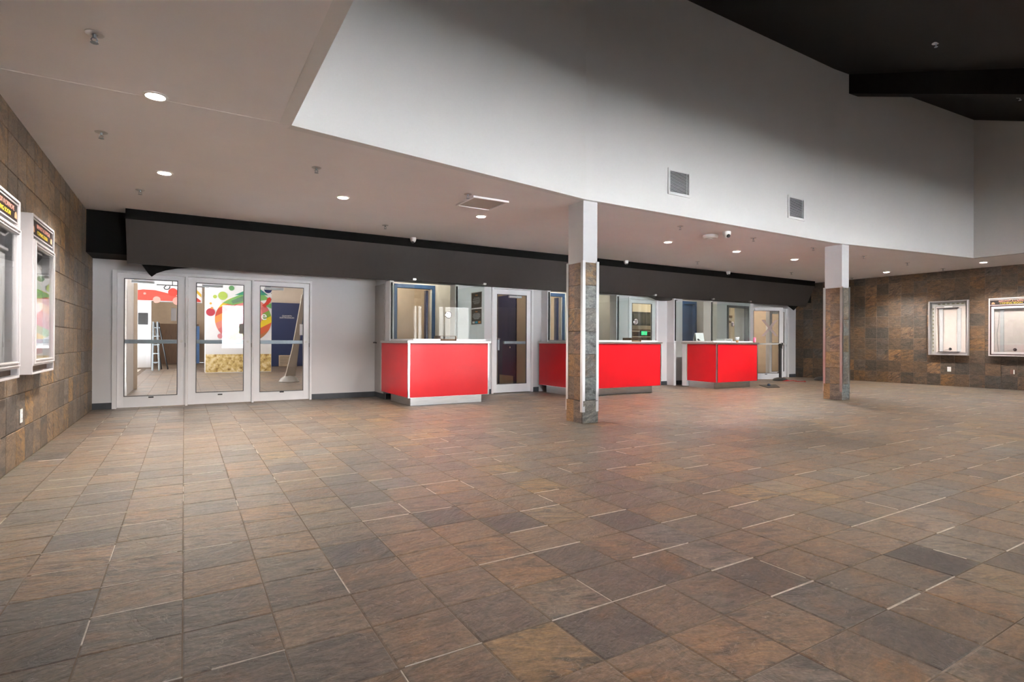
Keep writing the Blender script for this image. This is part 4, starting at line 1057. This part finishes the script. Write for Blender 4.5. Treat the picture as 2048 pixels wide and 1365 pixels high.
# glowing green sign and dark shelving seen through the door beside the second counter
ex = thing('exit_sign', 'small green lit exit sign seen through the door behind the second counter', 'exit sign', (12.35, 12.55, 1.3))
MB().box(12.18, 12.46, 12.55, 12.6, 1.29, 1.45).build('sign_case', M['dark'], ex, bevel=0.004)
MB().box(12.20, 12.44, 12.545, 12.55, 1.31, 1.43).build('sign_face', emit('exit_green', (0.03, 0.62, 0.25), 0.4), ex)
rm = MB(); rm.box(12.30, 12.318, 12.541, 12.545, 1.345, 1.395); rm.cyl((12.31, 12.545, 1.41), (12.31, 12.541, 1.41), 0.012, 0.012, 10)
rm.prism([(12.285, 1.32), (12.295, 1.318), (12.312, 1.35), (12.302, 1.352)], 12.541, 12.545, axis=1); rm.prism([(12.31, 1.35), (12.32, 1.35), (12.34, 1.325), (12.33, 1.32)], 12.541, 12.545, axis=1)
rm.build('running_figure', M['paper'], ex)
mb_ = thing('menu_board', 'dark overhead menu board seen through the door behind the second counter', 'menu board', (12.4, 12.9, 1.8))
MB().box(11.5, 13.3, 12.85, 12.95, 1.62, 2.05).build('board', M['dark'], mb_)
for k in range(3): MB().box(11.6 + k * 0.55, 12.08 + k * 0.55, 12.84, 12.85, 1.68, 1.99).build('screen_panel', flat('menu_dark', (0.06, 0.055, 0.05)), mb_)
sh = thing('shelf_unit', 'dark shelving with pale shelves below the menu board', 'shelf', (12.4, 13.0, 0))
MB().box(11.5, 13.3, 12.98, 13.18, 0, 1.5).build('carcass', M['wood'], sh)
for k in range(3): MB().box(11.51, 13.29, 12.62, 12.98, 1.10 + k * 0.17 - 0.02, 1.10 + k * 0.17).build('shelf_board', M['beige'], sh)
pic = thing('picture_frame', 'white picture frame on the beige wall behind the far double doors', 'picture', (15.9, 12.88, 1.4))
bars(MB(((16.2, 12.9, 1.2), X, Z, (0, -1, 0))), 0, 0.75, 0, 0.75, 0.03, 0, 0.02).build('frame', M['frame'], pic)
MB(((16.2, 12.9, 1.2), X, Z, (0, -1, 0))).box(0.03, 0.72, 0.03, 0.72, 0, 0.01).build('print', M['beige'], pic)
ck = MB()
ck.box(14.05, 17.4, 12.82, 12.9, 1.98, 2.06); ck.box(14.05, 17.4, 12.86, 12.9, 1.80, 1.86)
struct(ck.build('trim_5', M['wood']), 'brown cornice on the beige wall behind the third counter')
cc = MB().box(3.32, 14.3, VB + T, 13.2, 2.9, 3.0); cc.box(14.0, 17.5, 10.35 + T, 13.0, 2.9, 3.0)
struct(cc.build('ceiling_booths', M['white']), 'ceiling of the booths and service corridor')
struct(MB().box(16.9, 17.0, 10.35 + T, 13.0, 0, 3.0).build('wall_end', M['beige']), 'end wall beyond the far double doors')
for p, e in (((4.3, 10.6, 2.7), 1.0), ((4.2, 12.3, 2.7), 1.0), ((5.9, 11.2, 2.7), 0.7), ((7.9, 10.6, 2.7), 0.8), ((7.9, 12.3, 2.7), 1.0), ((9.7, 10.6, 2.7), 0.5), ((11.3, 11.9, 2.7), 1.2), ((12.2, 10.6, 2.7), 0.5), ((13.4, 12.2, 2.7), 1.0), ((15.4, 11.6, 2.7), 1.2)):
    lamp(p, BOOTH_W * e, (1.0, 0.84, 0.66), 'POINT', size=0.12)

# ------------------------------------------------------------------ inner lobby behind the three entrance doors
lw = MB()
lw.box(-3.0, -2.9, VF + T, 31, 0, 3.6); lw.box(6.9, 7.0, 13.3, 31, 0, 3.6); lw.box(3.2, 3.32, VF + T, 13.3, 0, 3.6); lw.box(-3, 7, 31, 31.1, 0, 3.6)
lw.box(-2.9, -1.21, VF + T, VF + T + 0.1, 0, 3.6); lw.box(-3.0, 3.32, VF, VF + T, H + 0.1, 3.7)
struct(lw.build('wall_lobby', M['beige']), 'beige far walls of the inner lobby')
struct(MB().box(-3, 7, VF + T, 31, 3.6, 3.7).build('ceiling_lobby', M['ceil']), 'ceiling of the inner lobby')
struct(MB().box(-1.35, -0.95, 12.9, 14.56, 0, 3.6).build('wall_pier', flat('pier', (0.60, 0.60, 0.62))), 'pale pier inside the leftmost entrance door')
pp = MB(); pp.box(-0.96, -0.885, 14.5, 14.6, 0, 3.6)
struct(pp.build('trim_6', M['beige']), 'beige edge strip of the pale pier')
stl = MB(); stl.box(-1.30, -0.955, 12.86, 12.898, 0.25, 2.05)
tag(stl.build('steel_cabinet', M['steel']), 'grey metal panel on the pier inside the leftmost door', 'cabinet')
# mural block
mw = struct(MB().box(0.60, 2.61, 20.70, 21.6, 0, 3.6).build('wall_mural', M['white']), 'white lobby wall with the coloured mural')
VM = 20.70
mats = []; mu = MB(); layer = [0]
def mcol(c):
    k = flat('mural_%d_%d_%d' % tuple(int(x * 99) for x in c), c)
    if k not in mats: mats.append(k)
    mu.cur = mats.index(k)
def mpoly(poly, c):
    layer[0] += 1; mcol(c); y = VM - 0.001 * layer[0]
    mu.prism(poly, y - 0.001, y, axis=1)
def mdisc(u, z, r, c, n=24): mpoly([(u + r * math.cos(2 * math.pi * i / n), z + r * math.sin(2 * math.pi * i / n)) for i in range(n)], c)
def clip(poly, nx, nz, d, keep=1):
    out = []
    for i in range(len(poly)):
        p, q_ = poly[i], poly[(i + 1) % len(poly)]
        a, b = keep * (p[0] * nx + p[1] * nz - d), keep * (q_[0] * nx + q_[1] * nz - d)
        if a >= 0: out.append(p)
        if a * b < 0:
            t = a / (a - b); out.append((p[0] + (q_[0] - p[0]) * t, p[1] + (q_[1] - p[1]) * t))
    return out
ball = [(1.74 + 0.87 * math.cos(t), 1.80 + 0.80 * math.sin(t)) for t in np.linspace(0, 2 * math.pi, 48, endpoint=False)]
nx, nz = 0.5, -0.866
cols = [(0.62, 0.44, 0.03), (0.50, 0.06, 0.03), (0.68, 0.26, 0.06), (0.60, 0.20, 0.16), (0.50, 0.12, 0.12), (0.20, 0.36, 0.06), (0.66, 0.50, 0.02), (0.52, 0.09, 0.03), (0.36, 0.14, 0.05)]
c0_ = 1.74 * nx + 1.80 * nz
edges = np.linspace(-0.9, 0.9, len(cols) + 1)
for k, cl in enumerate(cols):
    pl = clip(clip(ball, nx, nz, c0_ + edges[k], 1), nx, nz, c0_ + edges[k + 1], -1)
    if len(pl) > 2: mpoly(pl, cl)
mdisc(1.85, 1.95, 0.48, (0.62, 0.20, 0.20)); mdisc(1.92, 1.88, 0.33, (0.52, 0.08, 0.10)); mdisc(1.95, 1.95, 0.18, (0.68, 0.34, 0.32))
mpoly([(1.10, 2.35), (1.35, 2.50), (1.75, 2.72), (2.3, 2.72), (2.55, 2.52), (2.2, 2.45), (1.8, 2.40), (1.4, 2.28)], (0.16, 0.36, 0.10))
mpoly([(1.45, 2.62), (1.9, 2.86), (2.25, 2.86), (2.5, 2.66), (2.0, 2.66)], (0.03, 0.24, 0.15))
mpoly([(1.35, 2.42), (1.7, 2.60), (2.05, 2.58), (1.75, 2.44), (1.4, 2.32)], (0.10, 0.20, 0.12))
mdisc(1.10, 2.58, 0.14, (0.35, 0.46, 0.08)); mdisc(0.87, 2.54, 0.06, (0.38, 0.48, 0.08)); mdisc(1.36, 2.85, 0.085, (0.09, 0.25, 0.09))
mdisc(0.745, 2.31, 0.036, (0.62, 0.28, 0.04)); mdisc(0.745, 2.02, 0.13, (0.40, 0.03, 0.05)); mdisc(0.78, 2.16, 0.035, (0.62, 0.24, 0.04))
mdisc(1.03, 1.23, 0.085, (0.55, 0.20, 0.22)); mdisc(2.49, 2.86, 0.125, (0.012, 0.022, 0.10)); mdisc(2.32, 2.77, 0.03, (0.03, 0.10, 0.20)); mdisc(2.595, 2.74, 0.014, (0.08, 0.10, 0.16))
mpoly([(2.30, 2.30), (2.40, 2.22), (2.56, 2.42), (2.60, 2.52), (2.55, 2.60), (2.47, 2.56), (2.42, 2.42)], (0.46, 0.03, 0.015))
mpoly([(2.42, 2.28), (2.60, 2.20), (2.60, 2.40), (2.52, 2.36)], (0.10, 0.30, 0.08))
mu.build('mural', mats, mw)
text('lettering', 'e', ((2.36, VM - 0.06, 1.93), X, Z, (0, -1, 0)), 0.42, M['lettw'], mw)
MB().box(0.61, 2.60, VM - 0.004, VM, 0.02, 0.62).build('popcorn_print', M['popcorn'], mw)
# red mural band and opening at the back left
rb = struct(MB().box(-1.75, 0.62, 26.0, 26.4, 2.64, 3.6).build('wall_bulkhead', M['white']), 'white lobby bulkhead with a red mural band')
mu = MB(); mats = []; layer = [0]; VM = 26.0
mpoly([(-1.75, 2.66), (0.6, 2.66), (0.35, 2.75), (-0.1, 2.83), (-0.55, 2.97), (-1.0, 3.08), (-1.4, 3.09), (-1.75, 3.02)], (0.50, 0.05, 0.03))
mdisc(-0.40, 3.02, 0.17, (0.52, 0.03, 0.015)); mdisc(-0.95, 2.70, 0.13, (0.66, 0.28, 0.24)); mdisc(-0.25, 2.68, 0.16, (0.66, 0.28, 0.24)); mdisc(-1.35, 2.93, 0.045, (0.66, 0.28, 0.24))
mpoly([(0.15, 2.9), (0.5, 2.66), (0.6, 2.70), (0.2, 3.05)], (0.45, 0.03, 0.02)); mpoly([(0.12, 3.35), (0.22, 3.4), (0.6, 2.98), (0.6, 2.85)], (0.62, 0.38, 0.03))
mu.build('mural', mats, rb)
struct(MB().box(-1.75, -1.13, 26.0, 26.3, 0, 2.64).build('wall_post', M['white']), 'white lobby post under the red mural band')
tv = MB().box(-1.56, -1.235, 25.975, 25.998, 1.70, 2.16)
tag(tv.build('wall_screen', M['dark'], bevel=0.004), 'black wall screen on the white lobby post', 'screen')
fc_ = MB(); fc_.box(-1.1, 0.6, 30.2, 30.4, 0.0, 1.86)
tag(fc_.build('lobby_counter', M['wood']), 'brown lobby counter front far behind the leftmost door', 'counter')
lad = thing('step_ladder', 'folding ladder leaning in the lobby behind the leftmost door', 'ladder', (-0.85, 23.5, 0))
for s_, nm in ((-0.10, 'rail'), (0.10, 'rail')):
    MB().tube([(-0.86 + s_, 23.2, 0.0), (-0.90 + s_ * 0.6, 23.6, 1.75)], 0.03, 8).build(nm, M['bar'], lad)
    MB().tube([(-0.62 + s_, 24.1, 0.0), (-0.86 + s_ * 0.6, 23.65, 1.72)], 0.025, 8).build('back_leg', M['dark'], lad)
for k in range(5): MB().box(-0.98, -0.76, 23.23 + 0.08 * k, 23.31 + 0.08 * k, 0.28 + k * 0.31, 0.31 + k * 0.31).build('tread', M['bar'], lad)
tr_ = thing('ceiling_track', 'black ceiling track with a hook seen through the leftmost door', 'track', (-0.3, 18, 2.6))
MB().box(-0.66, 0.6, 17.98, 18.02, 2.60, 2.625).build('rail', M['dark'], tr_)
MB().tube([(-0.44, 18, 2.60), (-0.49, 18, 2.55), (-0.47, 18, 2.50), (-0.41, 18, 2.49), (-0.36, 18, 2.53), (-0.35, 18, 2.59)], 0.014, 8).build('hook', M['dark'], tr_)
MB().box(-0.3, -0.28, 17.99, 18.01, 2.62, 3.6).build('hanger', M['dark'], tr_)
bx = struct(MB().box(0.35, 0.50, 24.2, 24.4, 0.2, 1.62).build('trim_7', M['blue']), 'blue post beyond the middle door')
# blue panel with lettering, grille
bp_ = thing('information_board', 'tall navy panel with white lettering behind the third entrance door', 'panel', (3.75, 25.0, 0))
MB().box(3.12, 4.75, 25.0, 25.09, 0.0, 2.70).build('board', flat('panel_navy', (0.020, 0.036, 0.115)), bp_)
text('lettering', 'GUICHETS', ((3.76, 24.995, 2.145), X, Z, (0, -1, 0)), 0.075, M['lettw'], bp_, sx=1.1)
text('lettering', 'ELECTRONIQUES', ((3.76, 24.995, 2.065), X, Z, (0, -1, 0)), 0.075, M['lettw'], bp_, sx=1.0)
struct(MB().box(2.61, 6.9, 25.1, 25.3, 0, 3.6).build('wall_lobby_back', flat('lobby_back', (0.62, 0.54, 0.47))), 'pale beige wall above the navy lobby panel')
gr = thing('return_grille', 'beige louvred grille at the foot of the navy panel', 'grille', (3.75, 24.9, 0))
bars(MB(((3.44, 24.98, 0.0), X, Z, (0, -1, 0))), 0, 0.72, 0.0, 0.47, 0.04, 0, 0.03).build('grille_frame', M['beige'], gr)
MB(((3.44, 24.98, 0.0), X, Z, (0, -1, 0))).box(0.04, 0.68, 0.04, 0.43, 0, 0.004).build('grille_backing', M['dark'], gr)
for k in range(6): MB(((3.44, 24.98, 0.0), X, Z, (0, -1, 0))).box(0.04, 0.68, 0.055 + k * 0.063, 0.095 + k * 0.063, 0.006, 0.02).build('grille_slat', M['beige'], gr)
kk = thing('sign_stand', 'leaning grey sign stand on a round base behind the third entrance door', 'sign stand', (2.36, 15.25, 0))
MB().lathe([(0.0, 0.0), (0.25, 0.0), (0.255, 0.02), (0.20, 0.10), (0.10, 0.17), (0.0, 0.17)], (2.36, 15.3, 0), 28).build('base', M['grey'], kk, smooth=True)
sd_ = MB(); sd_.add([(2.26, 15.2, 0.16), (2.50, 15.2, 0.16), (2.74, 15.2, 2.30), (2.66, 15.2, 2.30), (2.42, 15.2, 0.85), (2.26, 15.32, 0.16), (2.50, 15.32, 0.16), (2.74, 15.32, 2.30), (2.66, 15.32, 2.30), (2.42, 15.32, 0.85)],
                    [(0, 1, 2, 3, 4), (9, 8, 7, 6, 5), (0, 5, 6, 1), (1, 6, 7, 2), (2, 7, 8, 3), (3, 8, 9, 4), (4, 9, 5, 0)])
sd_.build('upright', flat('stand_brown', (0.26, 0.22, 0.19)), kk)
for p, e in (((0.3, 13.2, 3.4), 0.8), ((1.2, 17.5, 3.4), 1.2), ((-0.9, 20.5, 3.4), 0.8), ((3.6, 22.0, 3.4), 1.1), ((0.0, 28.5, 3.2), 1.0), ((-0.6, 24.0, 3.4), 0.6)):
    lamp(p, LOBBY_W * e, (1.0, 0.84, 0.67), 'POINT', size=0.15)

# added fill spots under the black roof, no fixtures there, to brighten the floor
for u, v in ((3.2, 1.6), (6.4, 2.4), (9.4, 2.4), (12.2, 2.2), (9.4, -0.4), (12.6, -0.4)):
    lamp((u, v, RT(v) - 0.15), HIGH_FILL_W, (1.0, 0.93, 0.86), 'SPOT', 84, 0.7, 0.12)
